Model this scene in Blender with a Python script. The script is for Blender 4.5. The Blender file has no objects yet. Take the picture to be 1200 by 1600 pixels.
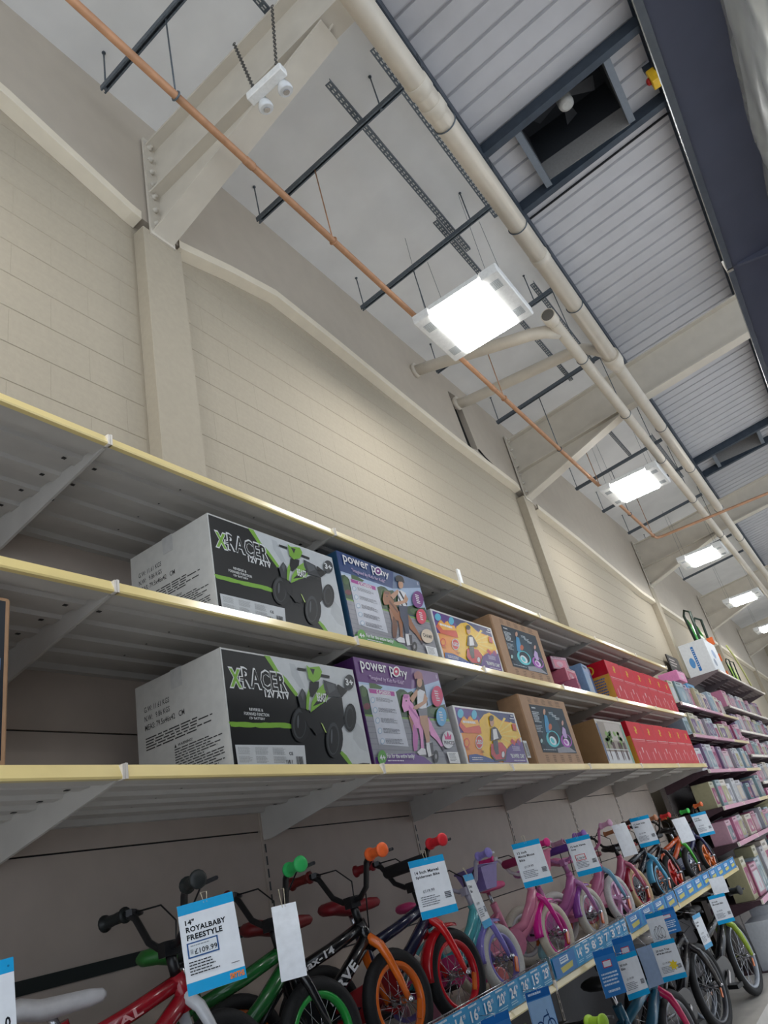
import bpy, math, random
import numpy as np
from mathutils import Matrix, Vector

# ------------------------------------------------------------------ camera, world, exposure
H = 1.6                                   # eye height: heights below are relative to the eye, H lifts them to the floor
FPX = 1117.296                            # focal length in pixels of the 1200 x 1600 frame
RC = np.array([[0.56284182, -0.798885, -0.2121128],
               [-0.27376938, -0.4223131, 0.86411919],
               [-0.77990987, -0.42829242, -0.45640573]])   # world -> camera
scene = bpy.context.scene
COL = scene.collection
cam_d = bpy.data.cameras.new('camera')
cam = bpy.data.objects.new('camera', cam_d)
COL.objects.link(cam)
cam_d.sensor_fit = 'VERTICAL'
cam_d.sensor_height = 32.0
cam_d.lens = FPX / 1600 * 32.0
cam_d.clip_start = 0.02
cam_d.clip_end = 200
mw = Matrix([[RC[0][i], RC[1][i], RC[2][i]] for i in range(3)]).to_4x4()
mw.translation = (0, 0, H)
cam.matrix_world = mw
scene.camera = cam

world = bpy.data.worlds.new('world')
scene.world = world
world.use_nodes = True
bg = world.node_tree.nodes['Background']
bg.inputs[0].default_value = (0.80, 0.89, 1.0, 1)
bg.inputs[1].default_value = 1.0
scene.view_settings.view_transform = 'Standard'
scene.view_settings.look = 'None'
scene.view_settings.exposure = 0.55
scene.view_settings.gamma = 1.0
scene.view_settings.use_curve_mapping = False
LAMP = 23.0                               # emission of the hall's ceiling lights

def ray(x, y):
    return RC.T @ np.array([x - 600, 800 - y, -FPX])
def aty(x, y, D):
    d = ray(x, y); return d * D / d[1]
def atz(x, y, z):
    d = ray(x, y); return d * z / d[2]
def roofz(y):
    return 5.40 + 0.09 * (2.6 - y)

# ------------------------------------------------------------------ materials
def lin(c):
    return tuple(((v / 255) / 12.92 if v / 255 <= .04045 else ((v / 255 + .055) / 1.055) ** 2.4) for v in c)
MATS = {}
def M(col, rough=.5, metal=0., bump=0., scale=40., var=.06, coat=0., spec=.5):
    key = (tuple(col), rough, metal, bump, scale, var, coat, spec)
    if key in MATS:
        return MATS[key]
    m = bpy.data.materials.new('mat_%03d' % len(MATS))
    m.use_nodes = True
    nt = m.node_tree
    b = nt.nodes['Principled BSDF']
    c = lin(col)
    b.inputs['Roughness'].default_value = rough
    b.inputs['Metallic'].default_value = metal
    b.inputs['Specular IOR Level'].default_value = spec
    if coat:
        b.inputs['Coat Weight'].default_value = coat
        b.inputs['Coat Roughness'].default_value = .12
    tc = nt.nodes.new('ShaderNodeTexCoord')
    nz = nt.nodes.new('ShaderNodeTexNoise')
    nz.inputs['Scale'].default_value = scale
    nz.inputs['Detail'].default_value = 3
    nt.links.new(tc.outputs['Object'], nz.inputs['Vector'])
    rp = nt.nodes.new('ShaderNodeValToRGB')
    rp.color_ramp.elements[0].position = .3
    rp.color_ramp.elements[1].position = .7
    rp.color_ramp.elements[0].color = tuple(v * (1 - var) for v in c) + (1,)
    rp.color_ramp.elements[1].color = tuple(min(1, v * (1 + var)) for v in c) + (1,)
    nt.links.new(nz.outputs['Fac'], rp.inputs['Fac'])
    nt.links.new(rp.outputs['Color'], b.inputs['Base Color'])
    if bump:
        bp = nt.nodes.new('ShaderNodeBump')
        bp.inputs['Strength'].default_value = bump
        bp.inputs['Distance'].default_value = .004
        nt.links.new(nz.outputs['Fac'], bp.inputs['Height'])
        nt.links.new(bp.outputs['Normal'], b.inputs['Normal'])
    MATS[key] = m
    return m
def emit(col, strength):
    m = bpy.data.materials.new('lamp_diffuser')
    m.use_nodes = True
    b = m.node_tree.nodes['Principled BSDF']
    b.inputs['Base Color'].default_value = (.9, .9, .9, 1)
    b.inputs['Emission Color'].default_value = lin(col) + (1,)
    b.inputs['Emission Strength'].default_value = strength
    return m
def glass(col, alpha_mix, rough=.15):
    """thin clear plastic: part transparent, part glossy"""
    m = bpy.data.materials.new('clear_plastic')
    m.use_nodes = True
    nt = m.node_tree
    b = nt.nodes['Principled BSDF']
    b.inputs['Base Color'].default_value = lin(col) + (1,)
    b.inputs['Roughness'].default_value = rough
    b.inputs['Alpha'].default_value = alpha_mix
    return m

WALL = M((172, 161, 142), .8, bump=.5, scale=30, var=.03)
LINING = M((190, 179, 164), .8, bump=.15, scale=6, var=.03)
CEIL = M((228, 227, 225), .85, bump=.1, scale=3, var=.04)
STEELW = M((206, 198, 184), .5, scale=5, var=.05)
NAVY = M((58, 68, 80), .5, metal=.2, scale=12, var=.15)
DECK = M((192, 191, 194), .45, scale=4, var=.04)
GALV = M((92, 100, 108), .45, metal=.3, scale=60, var=.2)
PIPEW = M((204, 195, 180), .4, scale=8, var=.04)
COPPER = M((180, 134, 100), .45, metal=.2, scale=15, var=.12)
WHITE = M((232, 232, 230), .4)
BLACK = M((16, 17, 18), .45)
DARK = M((30, 30, 33), .6)
CHROME = M((200, 200, 205), .2, metal=1.)
SHELF = M((190, 186, 180), .45, scale=10, var=.05)
PANEL = M((188, 174, 162), .6, scale=10, var=.04)
YELLOW = M((236, 214, 146), .3, scale=6, var=.05, coat=.6)
CREAM = M((226, 208, 166), .35, scale=6, var=.05, coat=.4)
CLIP = M((232, 224, 214), .35)
RUBBER = M((18, 18, 19), .75, bump=.4, scale=120)
CARD = M((176, 138, 104), .8, scale=25, var=.08, bump=.1)
WHITEBOARD = M((206, 203, 196), .6, scale=12, var=.04)

# ------------------------------------------------------------------ mesh builder
def basis(d):
    d = Vector(d).normalized()
    a = Vector((0, 0, 1)) if abs(d.z) < .9 else Vector((1, 0, 0))
    u = d.cross(a).normalized()
    return u, d.cross(u).normalized()
class MB:
    def __init__(s):
        s.v = []; s.f = []; s.m = []; s.sm = []; s.c = 0
    def add(s, vs, fs, smooth=False):
        o = len(s.v)
        s.v += [tuple(map(float, p)) for p in vs]
        for f in fs:
            s.f.append([i + o for i in f]); s.m.append(s.c); s.sm.append(smooth)
        return s
    def box(s, x0, x1, y0, y1, z0, z1):
        v = [(x, y, z) for x in (x0, x1) for y in (y0, y1) for z in (z0, z1)]
        return s.add(v, [(0, 1, 3, 2), (4, 6, 7, 5), (0, 4, 5, 1), (2, 3, 7, 6), (0, 2, 6, 4), (1, 5, 7, 3)])
    def bar(s, p, q, w, h, up=(0, 0, 1)):
        """box beam of section w x h from p to q"""
        p = Vector(p); q = Vector(q); d = (q - p).normalized()
        u = d.cross(Vector(up)).normalized(); t = u.cross(d)
        v = [e + u * a * w / 2 + t * b * h / 2 for e in (p, q) for a, b in ((-1, -1), (1, -1), (1, 1), (-1, 1))]
        return s.add(v, [(0, 1, 2, 3), (7, 6, 5, 4), (0, 4, 5, 1), (1, 5, 6, 2), (2, 6, 7, 3), (3, 7, 4, 0)])
    def tube(s, path, r, n=8, caps=True, closed=False):
        P = [Vector(p) for p in path]; N = len(P)
        R = r if isinstance(r, (list, tuple)) else [r] * N
        u = None; vs = []
        for i in range(N):
            if closed:
                d = (P[(i + 1) % N] - P[i - 1]).normalized()
            else:
                d = (P[min(i + 1, N - 1)] - P[max(i - 1, 0)]).normalized()
            if u is None:
                u, w = basis(d)
            else:
                u = (u - d * u.dot(d)).normalized()
            w = d.cross(u)
            vs += [P[i] + (u * math.cos(2 * math.pi * k / n) + w * math.sin(2 * math.pi * k / n)) * R[i] for k in range(n)]
        fs = []
        for i in range(N if closed else N - 1):
            j = (i + 1) % N
            fs += [(i * n + k, i * n + (k + 1) % n, j * n + (k + 1) % n, j * n + k) for k in range(n)]
        s.add(vs, fs, True)
        if caps and not closed:
            o = len(s.v) - len(vs)
            for base, rev in ((0, True), ((N - 1) * n, False)):
                f = [o + base + k for k in range(n)]
                s.f.append(f[::-1] if rev else f); s.m.append(s.c); s.sm.append(False)
        return s
    def lathe(s, c, d, prof, n=16, sy=1.0):
        """prof: [(radius, distance along d)]"""
        c = Vector(c); d = Vector(d).normalized(); u, w = basis(d)
        vs = []
        for r, h in prof:
            vs += [c + d * h + (u * math.cos(2 * math.pi * k / n) + w * math.sin(2 * math.pi * k / n) * sy) * max(r, 1e-4) for k in range(n)]
        fs = []
        for i in range(len(prof) - 1):
            fs += [(i * n + k, i * n + (k + 1) % n, (i + 1) * n + (k + 1) % n, (i + 1) * n + k) for k in range(n)]
        s.add(vs, fs, True)
        o = len(s.v) - len(vs)
        s.f.append([o + k for k in range(n)][::-1]); s.m.append(s.c); s.sm.append(False)
        s.f.append([o + (len(prof) - 1) * n + k for k in range(n)]); s.m.append(s.c); s.sm.append(False)
        return s
    def torus(s, c, axis, R, r, n=32, m=8, a0=0., a1=None, rw=None):
        u, w = basis(axis); a = Vector(axis).normalized(); c = Vector(c); rw = rw or r
        full = a1 is None
        if full: a1 = a0 + 2 * math.pi
        cnt = n if full else n + 1
        vs = []
        for i in range(cnt):
            t = a0 + (a1 - a0) * i / n
            e = u * math.cos(t) + w * math.sin(t)
            for k in range(m):
                q = 2 * math.pi * k / m
                vs.append(c + e * (R + r * math.cos(q)) + a * rw * math.sin(q))
        fs = []
        for i in range(n):
            j = (i + 1) % cnt
            fs += [(i * m + k, j * m + k, j * m + (k + 1) % m, i * m + (k + 1) % m) for k in range(m)]
        return s.add(vs, fs, True)
    def prism(s, poly, fn0, fn1):
        """extrude a 2D polygon: fn0 / fn1 map (a, b) to the two end faces"""
        n = len(poly)
        vs = [fn0(*p) for p in poly] + [fn1(*p) for p in poly]
        fs = [tuple(range(n))[::-1], tuple(range(n, 2 * n))] + [(i, (i + 1) % n, n + (i + 1) % n, n + i) for i in range(n)]
        return s.add(vs, fs)
    def sheet(s, prof, fn, a0, a1):
        """open ribbon: profile points swept between a0 and a1"""
        vs = [fn(a0, *p) for p in prof] + [fn(a1, *p) for p in prof]; n = len(prof)
        return s.add(vs, [(i, i + 1, n + i + 1, n + i) for i in range(n - 1)])
    def blob(s, c, rx, ry, rz, n=14, m=8, mat=None):
        vs = []; fs = []
        for i in range(m + 1):
            t = math.pi * i / m
            for k in range(n):
                p = 2 * math.pi * k / n
                q = Vector((rx * math.sin(t) * math.cos(p), ry * math.sin(t) * math.sin(p), rz * math.cos(t)))
                if mat is not None: q = mat @ q
                vs.append(Vector(c) + q)
        for i in range(m):
            fs += [(i * n + k, (i + 1) * n + k, (i + 1) * n + (k + 1) % n, i * n + (k + 1) % n) for k in range(n)]
        return s.add(vs, fs, True)
    def xf(s, fn):
        s.v = [tuple(fn(Vector(p))) for p in s.v]; return s
    def mesh(s, name, mats):
        me = bpy.data.meshes.new(name)
        me.from_pydata(s.v, [], s.f)
        for m in (mats if isinstance(mats, (list, tuple)) else [mats]):
            me.materials.append(m)
        me.polygons.foreach_set('material_index', s.m)
        me.polygons.foreach_set('use_smooth', s.sm)
        me.update()
        return me
    def build(s, name, mats, parent=None, world=False, bevel=0):
        """world=True: vertices are in eye-height world coordinates"""
        off = Vector((0, 0, 0))
        if parent is None:
            a = np.array(s.v); lo = a.min(0); hi = a.max(0)
            off = Vector(((lo[0] + hi[0]) / 2, (lo[1] + hi[1]) / 2, lo[2]))
            s.v = [tuple(Vector(p) - off) for p in s.v]
        o = bpy.data.objects.new(name, s.mesh(name, mats))
        COL.objects.link(o)
        if parent is None:
            o.location = off + Vector((0, 0, H))
        else:
            o.parent = parent
            if world:
                p = parent; t = Vector((0, 0, 0))
                while p: t += Vector(p.location); p = p.parent
                o.location = Vector((0, 0, H)) - t
        if bevel:
            b = o.modifiers.new('bevel', 'BEVEL'); b.width = bevel; b.segments = 1; b.limit_method = 'ANGLE'
        return o
def tag(o, label=None, cat=None, group=None, kind=None):
    if label: o['label'] = label
    if cat: o['category'] = cat
    if group: o['group'] = group
    if kind: o['kind'] = kind
    return o
def thing(name, label, cat, loc, rz=0., group=None, kind=None):
    o = bpy.data.objects.new(name, None)
    COL.objects.link(o)
    o.empty_display_size = .1
    o.location = (loc[0], loc[1], loc[2] + H)
    o.rotation_euler = (0, 0, rz)
    return tag(o, label, cat, group, kind)

# ------------------------------------------------------------------ flat print: lettering and pictures on cards and boxes
TXT = {}
def text_mesh(body, bold):
    k = (body, bold)
    if k not in TXT:
        cu = bpy.data.curves.new('lettering', 'FONT')
        cu.body = body; cu.resolution_u = 2; cu.offset = bold; cu.space_character = 1.0 + bold * 2
        ob = bpy.data.objects.new('lettering', cu)
        COL.objects.link(ob)
        dg = bpy.context.evaluated_depsgraph_get()
        me = bpy.data.meshes.new_from_object(ob.evaluated_get(dg))
        vs = [(v.co.x, v.co.y) for v in me.vertices]
        fs = [tuple(p.vertices) for p in me.polygons]
        bpy.data.objects.remove(ob); bpy.data.curves.remove(cu); bpy.data.meshes.remove(me)
        xs = [p[0] for p in vs]; ys = [p[1] for p in vs]
        x0, x1, y0, y1 = min(xs), max(xs), min(ys), max(ys)
        TXT[k] = ([((x - x0) / (x1 - x0), (y - y0) / (y1 - y0)) for x, y in vs], fs)
    return TXT[k]
def homography(src, dst):
    A = []; b = []
    for (x, y), (u, v) in zip(src, dst):
        A += [[x, y, 1, 0, 0, 0, -u * x, -u * y], [0, 0, 0, x, y, 1, -v * x, -v * y]]; b += [u, v]
    h = np.linalg.solve(np.array(A, float), np.array(b, float))
    return np.append(h, 1).reshape(3, 3)
class Print:
    """layers of flat ink on a face of w x h metres; points in (u, v), or in the pixels of a view of the face when its corners are given"""
    def __init__(s, w, h, corners=None, step=.00012, rough=.4):
        s.w, s.h, s.mb, s.mats, s.lv, s.step, s.rough = w, h, MB(), [], 1, step, rough
        s.Hm = homography(corners, [(0, 1), (1, 1), (1, 0), (0, 0)]) if corners else None
    def uv(s, p):
        if s.Hm is None: return p
        q = s.Hm @ np.array([p[0], p[1], 1.]); return q[0] / q[2], q[1] / q[2]
    def _m(s, col):
        m = M(col, s.rough, var=.04, scale=30, spec=.3)
        if m not in s.mats: s.mats.append(m)
        s.mb.c = s.mats.index(m)
    def raw(s, col, pts, faces, up=True):
        s._m(col)
        s.mb.add([(u * s.w, v * s.h, s.lv * s.step) for u, v in pts], faces)
        if up: s.lv += 1
    def poly(s, col, pts, up=True, clip=True):
        q = [s.uv(p) for p in pts]
        if clip: q = [(min(.998, max(.002, u)), min(.998, max(.002, v))) for u, v in q]
        a = sum(q[i][0] * q[(i + 1) % len(q)][1] - q[(i + 1) % len(q)][0] * q[i][1] for i in range(len(q)))
        if a < 0: q = q[::-1]
        s.raw(col, q, [tuple(range(len(q)))], up)
    def rect(s, col, u0, v0, u1, v1, up=True):
        s.raw(col, [(u0, v0), (u1, v0), (u1, v1), (u0, v1)], [(0, 1, 2, 3)], up)
    def ell(s, col, cx, cy, rx, ry, n=18, rot=0., up=True):
        s.poly(col, [(cx + rx * math.cos(t) * math.cos(rot) - ry * math.sin(t) * math.sin(rot), cy + rx * math.cos(t) * math.sin(rot) + ry * math.sin(t) * math.cos(rot)) for t in [2 * math.pi * k / n for k in range(n)]], up)
    def text(s, col, body, p0, p1, bold=.02, shear=0., rot=0.):
        """p0 lower-left corner, p1 upper-right corner of the lettering"""
        vs, fs = text_mesh(body, bold)
        u0, v0 = s.uv(p0); u1, v1 = s.uv(p1)
        pts = [(u0 + (u1 - u0) * (x + shear * y), v0 + (v1 - v0) * y + rot * (u1 - u0) * x) for x, y in vs]
        s.raw(col, pts, fs)
    def lines(s, col, pA, pB, n, fill=.45, ragged=.25, seed=1):
        """n rows of small print between corner pA (top-left) and pB (bottom-right)"""
        rnd = random.Random(seed)
        u0, v0 = s.uv(pA); u1, v1 = s.uv(pB)
        pts = []; fs = []
        st = (v0 - v1) / n
        for i in range(n):
            a = v0 - i * st; x = u0; end = u1 - (u1 - u0) * ragged * rnd.random()
            while x < end - .004:
                l = min(rnd.uniform(.05, .16) * (u1 - u0), end - x)
                k = len(pts); pts += [(x, a - st * fill), (x + l, a - st * fill), (x + l, a), (x, a)]; fs.append((k, k + 1, k + 2, k + 3))
                x += l + .02 * (u1 - u0)
        s.raw(col, pts, fs)
    def bars(s, col, u0, v0, u1, v1, n=18, seed=3):
        rnd = random.Random(seed); x = u0; pts = []; fs = []
        while x < u1:
            l = (u1 - u0) / n * rnd.uniform(.3, 1.1); k = len(pts)
            pts += [(x, v0), (x + l, v0), (x + l, v1), (x, v1)]; fs.append((k, k + 1, k + 2, k + 3)); x += l + (u1 - u0) / n * rnd.uniform(.4, 1.)
        s.raw(col, pts, fs)
    def build(s, name, parent, face, bend=None):
        """face(a, b, n): metres along the face, up it and off it -> local point"""
        s.mb.v = [tuple(face(*p)) for p in s.mb.v]
        return s.mb.build(name, s.mats, parent)

# ------------------------------------------------------------------ the building
random.seed(7)
FLOORM = M((222, 220, 216), .35, scale=3, var=.05)
o = MB().box(-4, 34, -9, 2.8, -1.75, -1.6).build('floor', FLOORM)
tag(o, 'pale grey vinyl shop floor', 'floor', kind='structure')
wall = MB().box(-4, 34, 2.604, 2.8, -1.6, 5.6).build('wall_back', WALL)
tag(wall, 'cream painted blockwork wall above the shelving', 'wall', kind='structure')
o = MB().box(33.8, 34, -9, 2.6, -1.6, 6.6).build('wall_right', WALL)
tag(o, 'far end wall of the shop hall', 'wall', kind='structure')

FRAMES = [2.43, 8.55, 14.65, 20.75, 26.85]
# blocks of the wall: each laid one proud of the joints
BW, BH = .455, .2325
blk = {}
def block_mesh(w):
    k = round(w, 3)
    if k not in blk:
        b = MB()
        x1 = k; z1 = BH - .007; e = .003; ex = .0005; d = .0035
        b.add([(0, 0, 0), (x1, 0, 0), (x1, 0, z1), (0, 0, z1), (ex, -d, e), (x1 - ex, -d, e), (x1 - ex, -d, z1 - e), (ex, -d, z1 - e)],
              [(4, 5, 6, 7), (0, 1, 5, 4), (1, 2, 6, 5), (2, 3, 7, 6), (3, 0, 4, 7)])
        blk[k] = b.mesh('block', WALL)
    return blk[k]
LEDGE = [(-4, 5.3), (1.36, 4.47), (2.2, 4.24), (2.62, 4.22), (3.13, 4.37), (3.66, 4.49), (4.34, 4.46), (5.35, 4.39), (6.63, 4.31), (7.0, 4.30)]
LEDGE2 = [(7.34, 4.29), (8.3, 4.27), (8.9, 4.12), (10.5, 4.03), (13.6, 3.78), (34, 3.6)]
def ledge(x):
    return float(np.interp(x, [p[0] for p in LEDGE + LEDGE2], [p[1] for p in LEDGE + LEDGE2]))
nb = 0
for r in range(11):
    z = 2.2175 + r * BH
    x = 1.0 - (BW / 2 if r % 2 else 0)
    while x < 13.2:
        x0, x1 = x, x + BW - .0004
        x += BW
        for c in FRAMES:                      # cut at the columns
            if x0 < c - .17 < x1: x1 = c - .17
            if x0 < c + .17 < x1: x0 = c + .17
        if x1 - x0 < .05 or any(c - .18 < x0 and x1 < c + .18 for c in FRAMES) or z > ledge((x0 + x1) / 2) + .03:
            continue
        o = bpy.data.objects.new('block', block_mesh(x1 - x0))
        COL.objects.link(o)
        o.parent = wall
        o.location = Vector((x0, 2.604, z + .003 + H)) - wall.location
        nb += 1
# plaster lining over the top of the wall, standing proud of the blocks
def lining(poly):
    b = MB().prism(poly, lambda x, z: (x, 2.52, z), lambda x, z: (x, 2.604, z))
    return b.build('lining_panel', LINING, wall, world=True)
TOPZ = 5.41
lining(LEDGE + [(7.01, 4.35), (6.91, 5.15), (6.91, TOPZ), (-4, TOPZ)])
lining([(7.0, 4.30), (7.34, 4.29), (7.3, 4.42), (7.01, 4.35)])
lining([(6.91, 5.15), (7.17, 5.18), (7.17, TOPZ), (6.91, TOPZ)])
lining(LEDGE2 + [(34, TOPZ), (7.17, TOPZ), (7.17, 5.18), (7.3, 4.42)])
MB().box(6.85, 7.4, 2.590, 2.6035, 4.33, 5.3).build('opening_shade', M((8, 8, 9), .9), wall, world=True)['label'] = 'black sheet for the shade in the gap broken through the lining'  # near-black sheet stands in for the shade inside the gap
b = MB(); b.tube([(7.30, 2.519, 4.42), (7.45, 2.519, 4.38), (7.6, 2.519, 4.35), (7.74, 2.519, 4.33)], [.02, .012, .012, .004], 6)
b.build('crack', M((14, 13, 13), .9), wall, world=True)

LEDGE_LIT = M((234, 223, 202), .6, scale=9, var=.03)  # cream trim, made paler to stand in for light bounced onto the ledge
for seg in ([p for p in LEDGE if p[0] < 2.3] + [(2.275, 4.232)], [(2.596, 4.221)] + [p for p in LEDGE if p[0] > 2.3] + [p for p in LEDGE2 if p[0] < 8.4] + [(8.39, 4.25)], [p for p in LEDGE2 if 8.6 < p[0] < 14], [(13.6, 3.78), (34, 3.6)]):
    b = MB(); n = len(seg)
    prof = ((2.599, -.034), (2.508, -.022), (2.506, .05), (2.521, .056))
    vs = [(x, y, z + dz) for x, z in seg for y, dz in prof]
    b.add(vs, [(4 * i + j, 4 * i + (j + 1) % 4, 4 * i + 4 + (j + 1) % 4, 4 * i + 4 + j) for i in range(n - 1) for j in range(4)])
    b.build('ledge_trim', LEDGE_LIT, wall, world=True)
# ceiling lining, deck, purlins
ceil = MB().prism([(2.62, roofz(2.62)), (.70, roofz(.70)), (.70, roofz(.70) + .06), (2.62, roofz(2.62) + .06)], lambda y, z: (-4, y, z), lambda y, z: (34, y, z)).build('ceiling', CEIL)
tag(ceil, 'white lined sloping ceiling beside the wall', 'ceiling', kind='structure')
RIB = .2
def deck_strip(name, x0, x1, y0, y1, label=None):
    b = MB(); prof = []
    x = x0
    while x < x1 - 1e-6:
        w = min(RIB, x1 - x)
        for a, dz in ((0, 0), (.164, 0), (.170, .024), (.192, .024), (.2, 0)):
            if a <= w: prof.append((x + a, dz))
        x += RIB
    prof.append((x1, 0))
    b.sheet(prof, lambda y, x, dz: (x, y, roofz(y) + .004 + dz), y0, y1)
    return b
VENTS = [(4.66, 5.40, .33, -.50), (13.1, 13.75, .33, -.45)]
deck = deck_strip('ceiling_deck', -4, 34, -.86, -9).build('ceiling_deck', DECK)
deck.name = 'ceiling_panel'
tag(deck, 'ribbed grey steel roof deck beyond the purlins', 'ceiling', kind='structure')
xa = -4
for v in VENTS + [(34, 34, 0, 0)]:
    deck_strip('', xa, v[0], .72, -.86).build('deck_sheet', DECK, deck, world=True)
    if v[0] < 34:
        deck_strip('', v[0], v[1], .72, v[2]).build('deck_sheet', DECK, deck, world=True)
        deck_strip('', v[0], v[1], v[3], -.86).build('deck_sheet', DECK, deck, world=True)
        # joint cover between sheets
        MB().bar((v[1] + .28, .70, roofz(.70) - .006), (v[1] + .28, -.86, roofz(-.86) - .006), .012, .02).build('deck_seam', M((28, 30, 34), .7), deck, world=True)
    xa = v[1]
for y in (.70, -.86, -2.4, -3.95, -5.5, -7.05, -8.6):
    b = MB()
    z = roofz(y)
    b.box(-4, 34, y - .032, y + .032, z - .012, z); b.box(-4, 34, y - .032, y - .026, z - .17, z); b.box(-4, 34, y - .032, y + .032, z - .182, z - .17); b.box(-4, 34, y + .026, y + .032, z - .182, z - .15)
    b.build('purlin', NAVY, deck, world=True)

# roof vents with fans
def roof_vent(x0, x1, y0, y1, label):
    t = thing('roof_vent', label, 'roof vent', ((x0 + x1) / 2, (y0 + y1) / 2, roofz(y0) - .2), group='roof vents')
    for x in (x0 - .05, x1 + .05):
        MB().bar((x, .70, roofz(.70) - .06), (x, -.86, roofz(-.86) - .06), .07, .12).build('trimmer_beam', NAVY, t, world=True)
    for y in (y0 + .02, y1 - .02):
        MB().box(x0, x1, y - .03, y + .03, roofz(y) - .1, roofz(y) + .01).build('trimmer_beam', M((120, 128, 138), .45, metal=.3), t, world=True)
    G = M((150, 148, 146), .6); K = M((50, 53, 58), .7)
    b = MB()
    z0, z1 = roofz(y0) - .02, roofz(y0) + .62
    b.box(x0 - .012, x0, y1, y0, z0, z1); b.box(x1, x1 + .012, y1, y0, z0, z1); b.box(x0, x1, y0, y0 + .012, z0, z1); b.box(x0, x1, y1 - .012, y1, z0, z1)
    b.build('upstand', G, t, world=True)
    b = MB()
    for (a0, a1, c0, c1) in ((x0, x0 + .004, y1, y0), (x1 - .004, x1, y1, y0), (x0, x1, y0 - .004, y0), (x0, x1, y1, y1 + .004)):
        b.box(a0, a1, c0, c1, z0 + .24, z1)
    b.box(x0, x1, y1, y0, z1, z1 + .02)
    b.build('hood', K, t, world=True)
    c = ((x0 + x1) / 2 - .08, (y0 + y1) / 2 - .02, z0 + .20)
    MB().lathe(c, (0, 0, 1), [(.04, -.03), (.066, -.02), (.07, .0), (.07, .12), (.02, .13)], 20).build('fan_motor', M((196, 196, 192), .5), t, world=True)
    for k in range(5):
        a = k * 2 * math.pi / 5
        b = MB(); d = Vector((math.cos(a), math.sin(a), 0)); n = Vector((-math.sin(a), math.cos(a), 0))
        p = Vector(c) + Vector((0, 0, .1))
        b.add([p + d * .06 - n * .02 + Vector((0, 0, .02)), p + d * .06 + n * .02, p + d * .3 + n * .07, p + d * .3 - n * .05 + Vector((0, 0, .05))], [(0, 1, 2, 3)])
        b.build('fan_blade', M((44, 46, 50), .5), t, world=True)
roof_vent(*VENTS[0], 'framed square roof vent with a dark fan inside, beside the yellow switch')
roof_vent(*VENTS[1], 'smaller looking framed roof vent farther down the ribbed roof')

# portal frames: columns, rafters, haunches
for i, c in enumerate(FRAMES):
    o = MB().box(c - .155, c + .165, 2.50, 2.604, -1.6, 4.14).build('wall_column', WALL, bevel=.004)
    tag(o, ['cream boxed column at the first roof beam', 'cream boxed column at the second roof beam', 'cream boxed column behind the far shelves', 'fourth boxed column along the wall', 'fifth boxed column along the wall'][i], 'column', kind='structure')
    bot = lambda y: roofz(y) - .88
    top = lambda y: roofz(y) - .36
    b = MB()
    b.prism([(2.5, bot(2.5)), (-9, bot(-9)), (-9, top(-9)), (2.5, top(2.5))], lambda y, z: (c - .006, y, z), lambda y, z: (c + .006, y, z))
    for f in (bot, top):
        b.bar((c, 2.5, f(2.5)), (c, -9, f(-9)), .17, .02)
    beam = b.build('ceiling_beam', STEELW)
    tag(beam, ['cream steel roof beam carrying the twin spot emergency light', 'cream steel roof beam beyond the brightest ceiling light', 'third cream steel roof beam behind the copper pipe bend', 'fourth steel roof beam far along the hall', 'fifth steel roof beam far along the hall'][i], 'beam', kind='structure')
    b = MB()
    hb = [(2.5, 4.13), (.93, 4.62)]
    b.prism([(2.5, 4.13), (.93, 4.62), (.85, bot(.85)), (2.5, bot(2.5))], lambda y, z: (c - .006, y, z), lambda y, z: (c + .006, y, z))
    b.bar((c, 2.5, 4.13), (c, .90, 4.63), .17, .02)
    b.build('haunch', STEELW, beam, world=True)
    b = MB().box(c - .1, c + .1, 2.485, 2.505, 4.10, 5.12)
    b.build('end_plate', STEELW, beam, world=True)
    for k in range(7):
        for sx in (-1, 1):
            b = MB().lathe((c + sx * .055, 2.487, 4.22 + k * .135), (0, -1, 0), [(.022, 0), (.022, .018), (.014, .018), (.014, .035)], 6)
            b.build('bolt', STEELW, beam, world=True)

# ------------------------------------------------------------------ services under the ceiling
def strut(x, y0, y1, label, rods, h=.4):
    t = thing('strut_channel', label, 'steel strut', (x, (y0 + y1) / 2, roofz(y0) - h - .02), group='steel struts hung across the ceiling')
    z = lambda y: roofz(y) - h
    b = MB()
    b.bar((x, y0, z(y0) + .02), (x, y1, z(y1) + .02), .041, .004)
    for s in (-1, 1):
        b.bar((x + s * .0185, y0, z(y0)), (x + s * .0185, y1, z(y1)), .004, .041)
        b.bar((x + s * .014, y0, z(y0) - .0195), (x + s * .014, y1, z(y1) - .0195), .012, .004)
    b.c = 1
    n = int((y0 - y1) / .1)
    for k in range(n):
        y = y0 - .06 - k * .1
        b.bar((x, y, z(y) + .0175), (x, y - .045, z(y - .045) + .0175), .014, .002)
    b.build('channel', [GALV, M((150, 152, 150), .6)], t, world=True)
    for y in rods:
        b = MB(); b.tube([(x, y, z(y) - .03), (x, y, roofz(y))], .006, 6)
        b.lathe((x, y, z(y) - .032), (0, 0, 1), [(.012, 0), (.012, .01)], 6)
        b.lathe((x, y, roofz(y) - .006), (0, 0, 1), [(.014, 0), (.014, .006)], 8)
        b.build('threaded_rod', GALV, t, world=True)
SX = [1.9, 3.38, 4.85, 6.32, 7.9, 9.45, 10.85, 12.2, 13.75, 15.3, 16.8, 18.3]
ORD = 'first second third fourth fifth sixth seventh eighth ninth tenth eleventh twelfth thirteenth fourteenth fifteenth sixteenth seventeenth eighteenth nineteenth twentieth'.split()
for k, x in enumerate(SX):
    strut(x, 2.36, .84, 'slotted grey strut hung across the ceiling, %s from the emergency light end' % ORD[k], (2.33, 1.05))
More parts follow.
